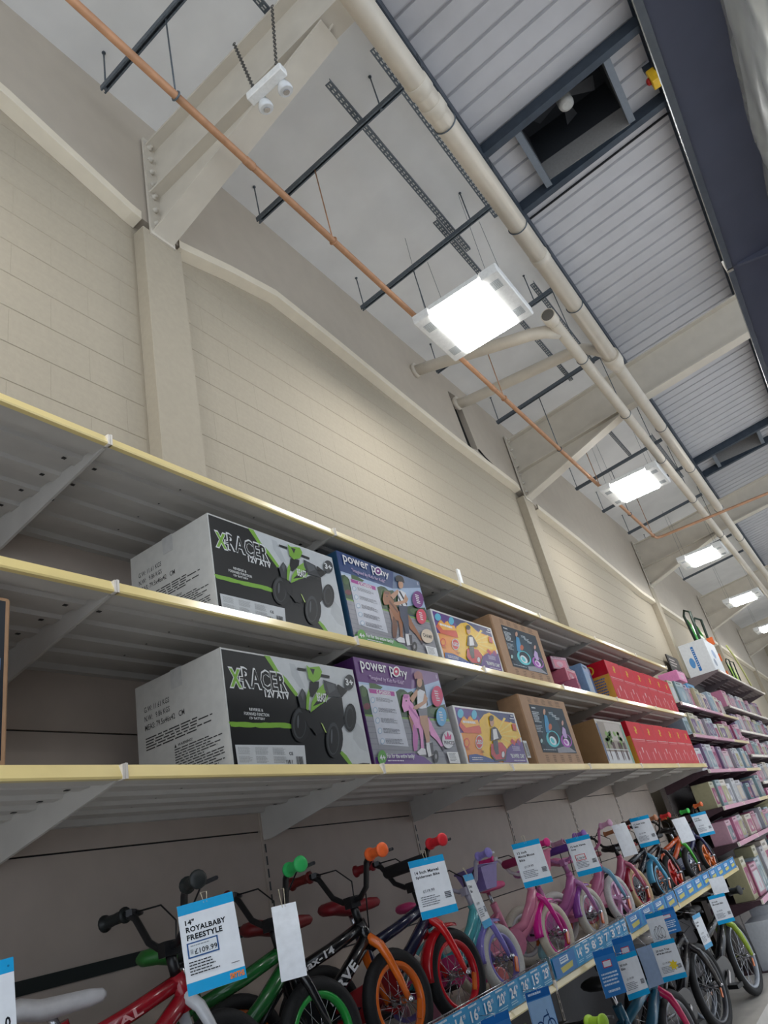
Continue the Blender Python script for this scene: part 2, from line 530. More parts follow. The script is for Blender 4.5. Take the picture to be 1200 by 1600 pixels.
def rail(x0, x1, y, label, h=.375):
    b = MB()
    z = roofz(y) - h + .06
    b.box(x0, x1, y - .025, y + .025, z - .002, z + .002); b.box(x0, x1, y - .025, y - .021, z, z + .03)
    b.c = 1
    n = int((x1 - x0) / .05)
    for k in range(n):
        for s in (-.009, .009):
            b.box(x0 + .012 + k * .05, x0 + .038 + k * .05, y + s - .004, y + s + .004, z - .0035, z - .0021)
    tag(b.build('slotted_rail', [GALV, M((196, 196, 192), .7)]), label, 'slotted rail', 'slotted rails lying along the struts')
rail(1.2, 2.45, 1.25, 'slotted rail that ends above the emergency light')
rail(3.0, 5.2, 1.25, 'slotted rail leading to the nearest ceiling light')
rail(4.65, 8.15, 1.31, 'slotted rail over the nearest ceiling light, running to the second beam')
rail(3.05, 5.08, .86, 'slotted rail alongside the thick white pipe')
rail(6.15, 8.1, .975, 'slotted rail between the two white pipes')
rail(9.1, 10.95, 1.38, 'slotted rail just beyond the second roof beam')
rail(10.7, 12.8, .95, 'slotted rail between the white pipes near the second light')

b = MB()
PY, PZ = .655, 4.545
b.tube([(-4, PY, PZ), (7.2, PY, PZ)], .079, 20)
big = thing('drain_pipe', 'thick white drain pipe running the length of the ceiling', 'pipe', (8, PY, PZ - .1))
b.build('pipe', PIPEW, big, world=True)
for x in (3.05, 3.24, 5.1):
    MB().lathe((x, PY, PZ), (1, 0, 0), [(.079, -.05), (.085, -.046), (.085, .046), (.079, .05)], 20).build('coupling', PIPEW, big, world=True)
MB().lathe((7.07, PY, PZ), (1, 0, 0), [(.10, -.02), (.10, .14), (.066, .3)], 20).build('reducer', PIPEW, big, world=True)
MB().tube([(7.25, PY, PZ), (33, PY, PZ)], .068, 18).build('pipe', PIPEW, big, world=True)
for x in (3.4, 4.62, 5.95, 9.2, 10.9, 13.1, 15.2):
    MB().torus((x, PY, PZ), (1, 0, 0), .083 if x < 7 else .072, .005, 20, 6).lathe((x, PY, PZ + .08), (0, 0, 1), [(.005, 0), (.005, roofz(PY) - PZ - .26)], 6).build('pipe_clip', GALV, big, world=True)

p2 = thing('drain_pipe', 'white drain pipe with an open end, beside the thick pipe', 'pipe', (8, .9, 4.4))
Y2, Z2 = .895, 4.48
MB().tube([(5.9, Y2, Z2), (33, Y2, Z2)], .059, 16, caps=True).build('pipe', PIPEW, p2, world=True)
b = MB().lathe((5.78, Y2, Z2), (1, 0, 0), [(.073, 0), (.073, .12), (.059, .15)], 18)
b.c = 1; b.lathe((5.777, Y2, Z2), (1, 0, 0), [(.062, 0), (.062, .002)], 18)
b.build('socket', [PIPEW, M((96, 92, 86), .7)], p2, world=True)
for x in (6.75, 8.3, 10., 12., 14.3):
    MB().torus((x, Y2, Z2), (1, 0, 0), .063, .005, 18, 6).lathe((x, Y2, Z2 + .07), (0, 0, 1), [(.005, 0), (.005, roofz(Y2) - Z2 - .07)], 6).build('pipe_clip', GALV, p2, world=True)
MB().tube([(6.06, 2.52, 4.99), (6.06, 2.3, 4.93), (5.96, 1.4, 4.59), (5.95, 1.15, 4.51), (6.0, 1.02, 4.485), (6.12, .92, 4.48)], .064, 16).build('branch_pipe', PIPEW, p2, world=True)
MB().lathe((6.06, 2.475, 4.99), (0, 1, 0), [(.085, 0), (.085, .045)], 16).build('branch_socket', PIPEW, p2, world=True)
p3 = thing('drain_pipe', 'white branch pipe sloping from the dark wall gap to the thick pipe', 'pipe', (7.4, 1.8, 4.95))
MB().tube([(7.02, 2.52, 4.99), (7.03, 2.35, 4.95), (6.8, 1.0, 4.66), (6.84, .86, 4.65), (6.9, .76, 4.61), (6.98, .68, 4.56)], .064, 16).build('pipe', PIPEW, p3, world=True)
MB().lathe((7.02, 2.465, 4.99), (0, 1, 0), [(.09, 0), (.09, .055)], 16).build('wall_collar', PIPEW, p3, world=True)

cp = thing('copper_pipe', 'long copper coloured pipe running below the struts and turning across', 'pipe', (7, 1.726, 4.2))
CY, CZ = 1.726, 4.246
MB().tube([(-3, CY, CZ), (12.3, CY, CZ), (12.4, CY - .02, CZ + .005), (12.45, CY - .1, CZ + .01), (13.2, -3, CZ + .2)], .024, 12).build('pipe', COPPER, cp, world=True)
for k, x in enumerate(SX[:8]):
    b = MB(); b.tube([(x, CY, CZ + .02), (x, CY, roofz(CY) - .42)], .0055, 6)
    b.torus((x, CY, CZ), (1, 0, 0), .029, .006, 16, 6)
    b.build('pipe_clip', COPPER if k % 2 else GALV, cp, world=True)
for x in (2.5, 6.05, 9.0):
    MB().lathe((x, CY, CZ), (1, 0, 0), [(.024, -.04), (.0285, -.036), (.0285, .036), (.024, .04)], 14).build('coupling', COPPER, cp, world=True)

# lights: white end caps, bright prismatic diffuser, hung on wires
LIT = emit((255, 255, 252), LAMP)
VENTG = M((172, 176, 178), .6)
def ceiling_light(x, y, z, label, lx=.73, ly=.82):
    t = thing('ceiling_light', label, 'ceiling light', (x, y, z), group='suspended ceiling lights')
    hx = lx / 2; hy = ly / 2; d = .245
    MB().box(-hx, hx, -hy + .17, hy - .17, .045, .10).build('housing', WHITE, t, bevel=.006)
    b = MB().prism([(-hx, .045), (hx, .045), (hx - .03, 0), (-hx + .03, 0)], lambda a, c: (a, -d, c), lambda a, c: (a, d, c))
    b.build('diffuser', LIT, t)
    for s in (-1, 1):
        cap = MB().box(-hx, hx, min(s * d, s * hy), max(s * d, s * hy), .012, .10).build('end_cap', WHITE, t, bevel=.01)
        for a in (-.6, .6):
            b = MB()
            for k in range(7):
                b.box(a * hx - .055 + k * .016, a * hx - .046 + k * .016, s * (d + hy) / 2 - .04, s * (d + hy) / 2 + .04, .0095, .0118)
            b.build('vent_grille', VENTG, cap)
        for a in (-1, 1):
            zc = roofz(y + s * .3) + H - (z + H)
            MB().tube([(a * hx * .8, s * .30, .10), (a * hx * .55, s * .30, zc - .33)], .0018, 4).build('wire', GALV, t)
LZ = 4.05
for k, x in enumerate([-.0, 4.77, 9.56, 13.92, 18.3, 22.75]):
    ceiling_light(x, 1.306, LZ, ['ceiling light just behind the viewer', 'nearest and largest lit ceiling light, over the copper pipe', 'second lit ceiling light from the front, below the second beam', 'third lit ceiling light from the front', 'fourth lit ceiling light, small, above the green toys', 'fifth and smallest lit ceiling light at the picture edge'][k])
for j, y in enumerate((-3.0, -6.6)):  # unseen rows over the rest of the hall, added for ambient light
    for k, x in enumerate((0.0, 4.97, 9.96, 14.5, 19.1)):
        ceiling_light(x, y, LZ + .3, 'unseen ceiling light %s along the aisle %s behind the viewer, added for ambient light' % (ORD[k], ('next', 'beyond')[j]))

# twin-spot emergency light on chains below the first beam
EX, EY, EZ = 2.25, 1.32, 4.30
t = thing('emergency_light', 'white twin spot emergency light hung on chains from the first beam', 'emergency light', (EX, EY, EZ))
MB().box(-.033, .033, -.14, .14, 0, .06).build('body', WHITE, t, bevel=.006)
for sgn in (-1, 1):
    lamp = MB().lathe((.066, sgn * .08, -.012), (.3, 0, -1), [(.012, -.05), (.03, -.04), (.045, 0), (.047, .02), (.042, .03)], 16).build('spot_lamp', M((216, 218, 220), .12, coat=.6), t)
    MB().lathe((.076, sgn * .08, -.043), (.3, 0, -1), [(.02, 0), (.02, .004)], 12).build('bulb', CHROME, lamp)
    a = Vector((0, sgn * .09, .06)); e = Vector((.0, sgn * .17, 4.98 - EZ)); n = 30
    b = MB()
    for k in range(n):
        b.torus(a.lerp(e, (k + .5) / n), (1, 0, 0) if k % 2 else (0, 1, 0), .0115, .0032, 10, 4)
    b.build('chain', M((104, 102, 98), .4, metal=.5), t)
# yellow isolator by the vent
t = thing('isolator_switch', 'yellow isolator switch with a red knob beside the roof vent', 'switch', (5.05, -.79, 5.42))
MB().box(-.05, .05, -.035, .035, 0, .16).build('enclosure', M((224, 178, 40), .4), t, bevel=.008)
MB().lathe((0, .035, .08), (0, 1, 0), [(.034, 0), (.03, .02), (.012, .03)], 14).build('knob', M((170, 30, 28), .4), t)
MB().box(-.02, .02, -.035, .035, .16, .26).build('bracket', NAVY, t)

# ------------------------------------------------------------------ shelving
BLUE = (30, 150, 205)
def shelf_poly(depth):
    p = [(0, 0), (depth, 0), (depth, -.032), (depth - .03, -.032), (depth - .04, -.012)]
    n = 4; a = depth - .07; st = (a - .10) / n
    for k in range(n):
        y = a - k * st
        p += [(y - st * .35, -.012), (y - st * .42, -.024), (y - st * .78, -.024), (y - st * .85, -.012)]
    p += [(.075, -.012), (.066, -.034), (0, -.034)]
    return p
def bay(name, label, x0, w, ylip, depth, levels, seams, rz=0., group=None, strip=YELLOW, shelfm=SHELF, panelm=PANEL, ztop=1.55, last=False, base=True, back=True, pm_shade=None, flat=False):
    """levels: [(z of the shelf top, set-back of its lip)]"""
    t = thing(name, label, 'shelving', (x0 if rz == 0 else x0 + w, ylip, -1.6), rz, group)
    L = 1.6
    joints = (0,) + ((w,) if last else ())
    if back:
        zs = [-1.6] + seams + [ztop + .02]
        for a, c in zip(zs[:-1], zs[1:]):
            MB().box(.004, w - .004, depth, depth + .012, a + .003 + L, c - .003 + L).build('back_panel', pm_shade if (pm_shade and c < -.5) else panelm, t)
        MB().box(0, w, depth + .013, depth + .02, 0, ztop + L).build('backing_sheet', DARK, t)
    for x in joints:
        b = MB().box(x - .016, x + .016, depth - .004, depth + .05, 0, ztop + .04 + L)
        b.c = 1
        z = .1
        while z < ztop + L:
            b.box(x - .004, x + .004, depth - .0055, depth - .0041, z, z + .035); z += .05
        b.build('upright', [panelm, BLACK], t)
    if base:
        MB().box(0, w, .02, depth, 0, .1).build('base_plinth', shelfm, t)
    for z, so in levels:
        dp = depth - so
        b = MB().prism([(0, 0), (dp, 0), (dp, -.03), (0, -.03)] if flat else shelf_poly(dp), lambda y, zz: (.002, y + so, zz + z + L), lambda y, zz: (w - .002, y + so, zz + z + L))
        b.c = 1
        for k in range(0 if flat else 4):
            y = so + dp - .07 - k * (dp - .17) / 4 - (dp - .17) / 4 * .6
            for xx in (.06, w - .06):
                b.box(xx - .007, xx + .007, y - .006, y + .006, z - .0262 + L, z - .0245 + L)
            for xx in (.33 * w, .66 * w):
                b.box(xx - .003, xx + .003, y - .05, y - .044, z - .0132 + L, z - .0122 + L)
        sh = b.build('shelf', [shelfm, BLACK], t)
        b = MB().prism([(so, .004), (so - .004, .003), (so - .010, -.010), (so - .020, -.032), (so - .018, -.038), (so, -.038)], lambda y, zz: (.004, y, zz + z + L), lambda y, zz: (w - .004, y, zz + z + L))
        b.build('ticket_strip', strip, sh)
        for x in joints:
            b = MB()
            b.box(x - .009, x - .001, so - .021, so, z - .039 + L, z + .001 + L); b.box(x + .001, x + .009, so - .021, so, z - .038 + L, z + .004 + L)
            b.build('end_clip', CLIP, sh)
            b = MB().prism([(so + .015, -.0125), (so + dp, -.0125), (so + dp, -.145), (so + dp - .05, -.145), (so + .06, -.046), (so + .015, -.036)], lambda y, zz: (x - .005, y, zz + z + L), lambda y, zz: (x + .005, y, zz + z + L))
            b.build('bracket', shelfm, t)
    return t
D0 = 1.712
DEP = 2.39 - D0
PITCH = 1.2498
BX = [1.313 + (k - 1) * PITCH for k in range(8)]        # 0.063 .. 8.81
ZT, ZM, ZB, ZK = 1.548, .998, .446, -.562              # top, middle, bottom and bike shelves
bays = []
for k in range(7):
    bays.append(bay('shelving_bay', 'cream steel shelving bay with yellow edge strips, %s from the camera end' % ORD[k], BX[k], PITCH, D0, DEP,
        [(ZT, 0), (ZM, 0), (ZB, 0), (ZK, .1)], [-.58, (-.02 if k < 2 else -.19), .338, .745, 1.2], group='steel shelving bays along the wall', last=(k == 6), pm_shade=M((72, 70, 72), .6)))  # panels below the bike shelf: shade there is put into a darker colour
# dark slot rail in the back of the first bays
for k in (0, 1):
    MB().box(.0, PITCH, DEP - .006, DEP, 1.6 - .045, 1.6 - .005).build('slot_rail', M((26, 34, 32), .6), bays[k])

# blue price tickets and wire risers along the bike shelf
def price_strip(b, k):
    sh = [o for o in bpy.data.objects if o.parent == b and o.name.startswith('shelf')][-1]
    W = PITCH - .03; Hh = .095
    p = Print(W, Hh, step=.0002)
    p.rect(BLUE, 0, 0, 1, 1)
    nums = [['7', '8', '9', '10', '12', '14', '16', '18'], ['9', '10', '12', '14', '16', '18', '20', '24'], ['10', '12', '14', '16', '18', '20', '24', '26', '15', '29'], ['', '', '', '14', '5', '8', '3', '7', '3', '27', '29'], None, None, None][k]
    if nums:
        n = len(nums)
        for i, s in enumerate(nums):
            if not s: continue
            u = (i + .2) / n
            p.text((240, 246, 250), s, (u, .36), (u + .05, .78), .03)
            p.text((240, 246, 250), '99', (u + .053, .60), (u + .068, .78), .01)
            p.lines((215, 235, 245), (u - .005, .95), (u + .06, .86), 1, .8, .1, i)
            p.lines((170, 222, 240), (u - .01, .26), (u + .07, .1), 2, .5, .4, i + 9)
    else:
        for i in range(4):
            u = i / 4 + .02
            p.rect((20, 118, 190), u, .06, u + .21, .94)
            p.poly((205, 196, 90), [(u + .05, .18), (u + .17, .24), (u + .18, .5), (u + .04, .44)])
            p.rect((226, 238, 244), u + .04, .58, u + .15, .82)
            p.lines((20, 118, 190), (u + .045, .8), (u + .145, .62), 2, .6, .2, i)
    if k == 3:
        p.rect((20, 118, 190), .01, .06, .25, .94); p.poly((205, 196, 90), [(.08, .16), (.2, .22), (.21, .48), (.07, .42)]); p.rect((226, 238, 244), .08, .56, .17, .84); p.lines((20, 118, 190), (.085, .8), (.165, .6), 2, .6, .2, 5)
    p.build('price_strip', sh, lambda a, c, n: (a + .015, .085 - n, c + ZK - .005 + 1.6))
    m = MB()
    y = .0865; z0 = ZK + 1.6 - .01; z1 = ZK + 1.6 + .100
    for z in (z0 + .1, z1):
        m.tube([(.02, y, z), (PITCH - .02, y, z)], .0022, 5)
    for i in range(84):
        x = .02 + i * (PITCH - .04) / 83
        m.tube([(x, y + .002, z0), (x, y + .002, z1)], .0011, 4)
    for x in (.02, PITCH - .02):
        m.tube([(x, y, z0), (x, y, z1), (x, y + .05, z1), (x, y + .05, z0)], .0025, 5)
    m.build('wire_riser', CHROME, sh)
for k in range(7):
    price_strip(bays[k], k)
tag(MB().box(5.46, 5.51, 2.415, 2.435, 1.5, 2.33).build('white_post', WHITE, bevel=.003), 'short white post standing up behind the top shelf', 'post')

# second run: pink-edged bays, then a taller run beyond
PINK = M((214, 160, 184), .35, coat=.5)
MAROON = M((74, 50, 58), .5)
for k in range(3):
    bay('toy_shelving', 'pink edged toy shelving bay, %s past the red boxes' % ORD[k], 8.86 + k * 1.21, 1.21, D0, .52,
        [(1.135, 0), (.775, 0), (.385, 0), (.0, 0), (-.36, 0), (-.9, 0)], [-.5, .3, .9], strip=PINK if k < 2 else CREAM, shelfm=MAROON, panelm=M((120, 112, 108), .6), ztop=1.3, group='pink edged toy shelving', last=(k == 2))
for k in range(4):
    bay('tall_shelving', 'tall dark shelving bay with a wide top shelf, %s beyond the pink shelving' % ORD[k], 12.72 + k * 1.25, 1.25, D0, .50,
        [(1.93, -.0), (1.36, .06), (.98, .06), (.6, .06), (.2, .06), (-.2, .06), (-.6, .06)], [-.5, .3, 1.1], strip=CLIP, shelfm=M((112, 98, 100), .5), panelm=M((92, 86, 84), .6), ztop=1.95, group='tall shelving at the far end', last=(k == 3))
# gondola on the viewer's side of the aisle
OPPM = M((116, 120, 142), .5, scale=8)
for k in range(5):
    bay('aisle_gondola', 'dark steel gondola bay overhead on the near side of the aisle, %s from the camera' % ORD[k], -.23 + (k - 0) * 1.25 - .0, 1.25, -.25, .62,
        [(1.565, 0), (.75, 0), (.2, 0), (-.4, 0)], [-.5, .2, .9], rz=math.pi, strip=M((150, 156, 162), .25, metal=.6), flat=True, shelfm=OPPM, panelm=OPPM, ztop=1.58, group='dark gondola bays on the near side', last=(k == 0))

# ------------------------------------------------------------------ cartons
def front(w, d):
    return lambda a, c, n: (a - w / 2, -d / 2 - n, c)
def left(w, d):
    return lambda a, c, n: (-w / 2 - n, d / 2 - a, c)
def carton(name, label, x0, w, yf, d, z, h, body, cat='box', group=None, rz=0., bevel=.003, tape=None, seam=True):
    t = thing(name, label, cat, (x0 + w / 2, yf + d / 2, z), rz, group)
    MB().box(-w / 2, w / 2, -d / 2, d / 2, 0, h).build('carton_body', body, t, bevel=bevel)
    if seam:
        b = MB().box(-w / 2 - .0006, w / 2 + .0006, -.001, .001, h - .002, h + .0006)
        b.build('flap_seam', M((96, 80, 66), .9), t)
    if tape:
        MB().box(-w / 2 - .0012, -w / 2, -.03, .03, h - .07, h + .001).build('tape', tape, t)
    return t
BLK = (18, 20, 22); WHT = (226, 228, 228); GRN = (128, 178, 62); DG = (44, 46, 48)
def atv_print(t, w, d, h):
    C = [(12, 45), (990, 188), (1150, 915), (112, 940)]
    p = Print(w, h, C, rough=.34)
    p.rect((206, 206, 202), .0, .0, 1, 1)
    p.rect(BLK, .008, .012, .985, .985)
    rnd = random.Random(4)
    p.poly((204, 208, 210), [(350, 98), (985, 190), (1012, 262), (1060, 470), (1120, 740), (1143, 886), (1080, 884), (1040, 893), (1000, 893), (915, 800), (800, 640), (580, 390), (430, 215)])
    p.poly((188, 193, 196), [(520, 150), (560, 158), (640, 330), (600, 330), (540, 240)])
    p.poly((190, 194, 196), [(1010, 560), (1080, 640), (1110, 800), (1060, 780), (1000, 700)])
    p.poly(GRN, [(335, 98), (378, 104), (440, 205), (500, 262), (588, 378), (572, 396), (480, 280), (430, 240), (400, 192)])
    p.poly(GRN, [(918, 795), (955, 828), (1002, 897), (975, 899), (905, 815)])
    top = [(75 + i * 30, 594 + rnd.uniform(-3, 5)) for i in range(16)] + [(545, 607)]
    bot = [(545, 634)] + [(545 - i * 30, 632 + rnd.uniform(-5, 4)) for i in range(16)]
    p.poly(GRN, top + bot)
    # lettering
    p.poly(WHT, [(150, 252), (192, 256), (194, 296), (152, 292)])
    p.text(WHT, 'X', (84, 343), (166, 196), .07); p.text(GRN, 'X', (93, 333), (158, 207), .04)
    p.text(WHT, 'RACER', (182, 344), (490, 220), .055); p.text(BLK, 'RACER', (191, 335), (482, 232), .015)
    p.poly(BLK, [(158, 260), (186, 262), (188, 274), (159, 272)], False); p.poly(BLK, [(160, 278), (188, 280), (189, 289), (161, 287)])
    p.text(WHT, '12V ATV', (344, 405), (517, 366), .04)
    p.text(WHT, 'REVERSE &', (228, 508), (328, 493), .02); p.text(WHT, 'FORWARD FUNCTION', (190, 541), (371, 527), .02); p.text(WHT, '12V BATTERY', (230, 571), (344, 559), .02)
    # information label
    p.poly((208, 211, 213), [(122, 765), (638, 760), (654, 912), (146, 930)])
    for i in range(3):
        p.lines((150, 152, 154), (142 + i * 128, 782), (250 + i * 128, 838), 7, .4, .2, i); p.lines((150, 152, 154), (150 + i * 128, 850), (258 + i * 128, 900), 6, .4, .3, i + 5)
    p.text(DG, 'CE', (524, 836), (550, 812), .02)
    a = p.uv((582, 905)); c = p.uv((625, 845)); p.bars(BLK, a[0], a[1], c[0], c[1], 14)
    a = p.uv((505, 902)); c = p.uv((550, 872)); p.bars(BLK, a[0], a[1], c[0], c[1], 6)
    # the quad bike
    K1 = (26, 28, 30); K2 = (58, 61, 64); K3 = (86, 90, 94)
    p.poly(K1, [(575, 183), (640, 190), (642, 210), (578, 200)]); p.poly(K1, [(745, 225), (815, 238), (815, 256), (745, 245)])
    p.poly(K1, [(668, 285), (738, 282), (735, 332), (690, 400), (664, 385)])
    p.ell(K1, 605, 605, 70, 132); p.ell(K2, 596, 600, 50, 112); p.ell(K1, 600, 608, 40, 95); p.ell(K3, 585, 585, 7, 50)
    p.poly(K1, [(592, 470), (640, 380), (668, 520), (790, 430), (830, 398), (908, 398), (922, 490), (932, 590), (905, 640), (860, 602), (800, 645), (722, 682), (690, 640), (655, 610)])
    p.ell(K1, 858, 710, 64, 142); p.ell(K2, 848, 706, 46, 122); p.ell(K1, 850, 716, 37, 104); p.ell(K3, 836, 690, 6, 56)
    p.ell(K1, 972, 547, 46, 106); p.ell(K2, 966, 545, 30, 86); p.ell(K1, 970, 550, 24, 70)
    p.poly(K2, [(580, 402), (610, 335), (637, 370), (642, 490), (600, 482)]); p.poly(K3, [(600, 380), (612, 345), (625, 372), (620, 430)])
    p.poly(K2, [(765, 270), (860, 300), (872, 332), (930, 328), (946, 350), (905, 397), (800, 390)]); p.poly(K3, [(785, 285), (850, 305), (858, 340), (812, 372)])
    p.poly(K1, [(868, 305), (880, 303), (945, 345), (906, 398), (880, 360)])
    p.poly(GRN, [(640, 165), (662, 182), (700, 176), (735, 172), (756, 212), (738, 268), (692, 292), (657, 262)]); p.poly(DG, [(665, 188), (702, 194), (690, 238)])
    p.poly(GRN, [(768, 298), (770, 332), (802, 385), (796, 422), (730, 470), (675, 515), (683, 440), (722, 350)]); p.poly(K1, [(690, 470), (740, 400), (790, 360), (800, 380), (760, 440)])
    p.text(WHT, 'BEAST', (726, 432), (786, 372), .03, rot=.0)
    p.poly(GRN, [(656, 338), (667, 380), (657, 502), (641, 490), (642, 400)])
    p.poly((188, 212, 120), [(752, 590), (765, 600), (796, 664), (786, 662)])
    p.ell(K2, 957, 284, 37, 57); p.text(WHT, '3+', (935, 308), (980, 262), .04)
    p.build('printed_front', t, front(w, d))
def atv_side(t, w, d, h):
    p = Print(d, h, rough=.6)
    p.rect((206, 203, 196), .004, .004, .996, .996)
    K = (62, 60, 58)
    p.text(K, 'G.W: 11.61 KGS', (.10, .735), (.40, .785), .012); p.text(K, 'N.W:   9.86 KGS', (.10, .655), (.40, .705), .012); p.text(K, 'MEAS: 79.5x46x42   CM', (.10, .575), (.56, .625), .012)
    p.lines(K, (.10, .51), (.93, .39), 5, .45, .3, 2)
    p.text(K, 'WARNING!', (.46, .335), (.62, .36), .02); p.poly(K, [(.42, .332), (.445, .332), (.4325, .362)])
    p.lines(K, (.42, .32), (.94, .02), 14, .4, .45, 5)
    # crossed-out bin
    b = [(.145, .10), (.195, .10), (.205, .19), (.135, .19)]
    for q, r in zip(b, b[1:] + b[:1]):
        dx, dy = r[0] - q[0], r[1] - q[1]; l = math.hypot(dx, dy); nx, ny = -dy / l * .004, dx / l * .004
        p.raw(K, [(q[0] + nx, q[1] + ny), (q[0] - nx, q[1] - ny), (r[0] - nx, r[1] - ny), (r[0] + nx, r[1] + ny)], [(0, 1, 2, 3)], False)
    p.raw(K, [(.12, .205), (.128, .21), (.225, .09), (.217, .085)], [(0, 1, 2, 3)], False); p.raw(K, [(.12, .09), (.128, .085), (.225, .205), (.217, .21)], [(0, 1, 2, 3)])
    p.rect(K, .135, .04, .205, .062)
    p.build('printed_side', t, left(w, d))
TAPE = M((196, 194, 190), .3, coat=.3)
for lv, z, x0 in (('bottom', ZB, 1.768), ('middle', ZM, 1.780)):
    t = carton('quad_bike_box', 'white carton with black quad bike picture on the %s box shelf' % lv, x0, .785, 1.742, .46, z, .415, WHITEBOARD, group='quad bike cartons', tape=TAPE)
    atv_print(t, .785, .46, .415); atv_side(t, .785, .46, .415)

def pony_print(t, w, d, h, pal):
    C = [(58, 30), (905, 190), (1135, 1100), (264, 1098)]
    p = Print(w, h, C, rough=.28)
    main, low, pony, pony2, helmet, top, legs, c1, c2, c3 = pal
    p.rect(main, 0, 0, 1, 1)
    p.poly((176, 198, 226), [(108, 270), (640, 345), (915, 245), (985, 520), (162, 600)])
    p.poly((210, 220, 234), [(112, 290), (300, 320), (330, 480), (150, 500)])
    p.poly(tuple(int(v * .55 + 90) for v in main), [(640, 130), (905, 190), (918, 262), (640, 345)])
    G1, G2, G3 = (44, 74, 40), (66, 98, 52), (120, 160, 76)
    p.poly(G1, [(112, 320), (150, 305), (195, 350), (240, 590), (160, 592)]); p.ell(G2, 165, 370, 30, 50); p.ell((110, 50, 60), 190, 510, 34, 32)
    p.poly(G2, [(215, 285), (270, 290), (350, 325), (330, 345), (220, 335)])
    p.poly(G1, [(470, 380), (520, 345), (560, 350), (600, 380), (640, 365), (690, 420), (705, 600), (530, 625)]); p.ell(G2, 560, 420, 40, 50); p.ell(G2, 610, 520, 50, 60)
    p.poly(G1, [(790, 525), (850, 495), (900, 515), (970, 492), (1018, 640), (785, 612)]); p.ell(G2, 880, 560, 60, 36)
    p.poly(G3, [(150, 585), (500, 615), (1014, 638), (1022, 664), (600, 640), (152, 606)])
    p.poly((146, 146, 154), [(152, 604), (600, 638), (1022, 662), (1132, 1098), (264, 1096)])
    for i in range(7):
        y = 650 + i * 55
        p.poly((128, 128, 138), [(170 + i * 12, y), (1030 + i * 12, y + 30), (1030 + i * 12, y + 36), (170 + i * 12, y + 6)])
    p.poly(low, [(262, 1005), (420, 980), (640, 965), (760, 1010), (870, 1096), (264, 1096)])
    p.poly((206, 208, 218), [(190, 338), (476, 366), (600, 905), (300, 880)])
    p.poly((176, 60, 150), [(206, 341), (460, 372), (467, 416), (216, 381)]); p.text(WHT, 'G POWERED', (290, 400), (420, 372), .03)
    for i in range(5):
        y = 425 + i * 100; x = 275 + i * 22
        p.ell((150, 180, 205), x - 30, y + 25, 22, 30); p.ell((214, 218, 226), x - 30, y + 25, 16, 23)
        p.lines((110, 112, 122), (x, y), (x + 190, y + 62), 4, .4, .3, i)
    p.text((240, 238, 240), 'power p', (138, 186), (446, 132), .012)
    p.text((240, 238, 240), 'ny', (522, 246), (588, 180), .012)
    p.ell((240, 238, 240), 482, 180, 38, 52); p.ell(c1 if main[2] > main[0] else main, 482, 180, 27, 38); p.ell((240, 238, 240), 480, 178, 12, 12); 
    p.text((214, 190, 224), '"Imagined by Kids for Kids!"', (216, 264), (554, 266), .004, shear=.01)
    # rider on the pony
    SK, SK2, HAIR = (196, 148, 118), (168, 118, 90), (52, 38, 34)
    p.poly(SK2, [(596, 600), (650, 630), (655, 770), (640, 775)])
    p.poly(pony2, [(640, 690), (668, 690), (692, 800), (680, 942), (648, 950), (636, 860)])
    p.poly(pony, [(800, 640), (852, 730), (905, 820), (952, 912), (926, 914), (880, 850), (815, 790)]); p.poly((60, 40, 60), [(925, 905), (948, 905), (958, 946), (940, 946)])
    p.poly(pony, [(630, 640), (700, 610), (800, 630), (835, 690), (805, 770), (740, 745), (665, 722)])
    p.poly(pony, [(690, 690), (742, 700), (742, 850), (752, 962), (720, 970), (716, 840)])
    p.poly(pony2, [(770, 740), (800, 750), (800, 880), (776, 870)])
    p.poly(pony, [(590, 440), (640, 490), (692, 600), (692, 692), (640, 662), (600, 585)])
    p.poly(pony, [(540, 425), (560, 398), (604, 402), (616, 440), (596, 555), (552, 572), (530, 510)]); p.poly(pony2, [(545, 400), (600, 412), (590, 440), (550, 440)])
    p.poly(pony2, [(600, 500), (690, 620), (690, 640), (598, 530)]); p.ell(HAIR, 574, 462, 7, 9)
    p.poly((230, 228, 232), [(676, 960), (720, 920), (760, 930), (770, 985), (700, 990)])
    if top is None:
        p.poly(HAIR, [(680, 250), (745, 245), (772, 380), (792, 500), (780, 520), (752, 400), (700, 350), (690, 470), (678, 460)])
    p.poly(SK, [(680, 350), (702, 378), (640, 482), (606, 440)])
    p.poly((226, 226, 230), [(688, 372), (712, 350), (762, 372), (780, 470), (776, 545), (684, 535)])
    if top is not None:
        p.poly(top, [(690, 372), (705, 362), (780, 500), (778, 530)]); p.poly(top, [(690, 420), (745, 545), (728, 548), (688, 455)])
    p.poly(SK, [(758, 385), (790, 440), (776, 482), (680, 548), (640, 540), (650, 515), (742, 468)])
    p.ell(SK, 710, 285, 26, 48); p.ell(helmet, 696, 215, 42, 38); p.poly(helmet, [(655, 215), (740, 220), (748, 262), (700, 240), (664, 255)])
    p.poly(legs[0], [(690, 548), (782, 530), (784, 612), (704, 612)])
    p.poly(legs[1], [(706, 608), (784, 604), (798, 700), (806, 856), (772, 872), (742, 745), (712, 680)])
    p.poly((228, 228, 230), [(768, 870), (820, 866), (840, 985), (790, 1012), (772, 940)])
    p.poly((70, 64, 72), [(800, 870), (834, 868), (842, 980), (820, 992)])
    p.ell((30, 28, 30), 865, 1005, 26, 62); p.ell((150, 146, 150), 864, 1005, 10, 26)
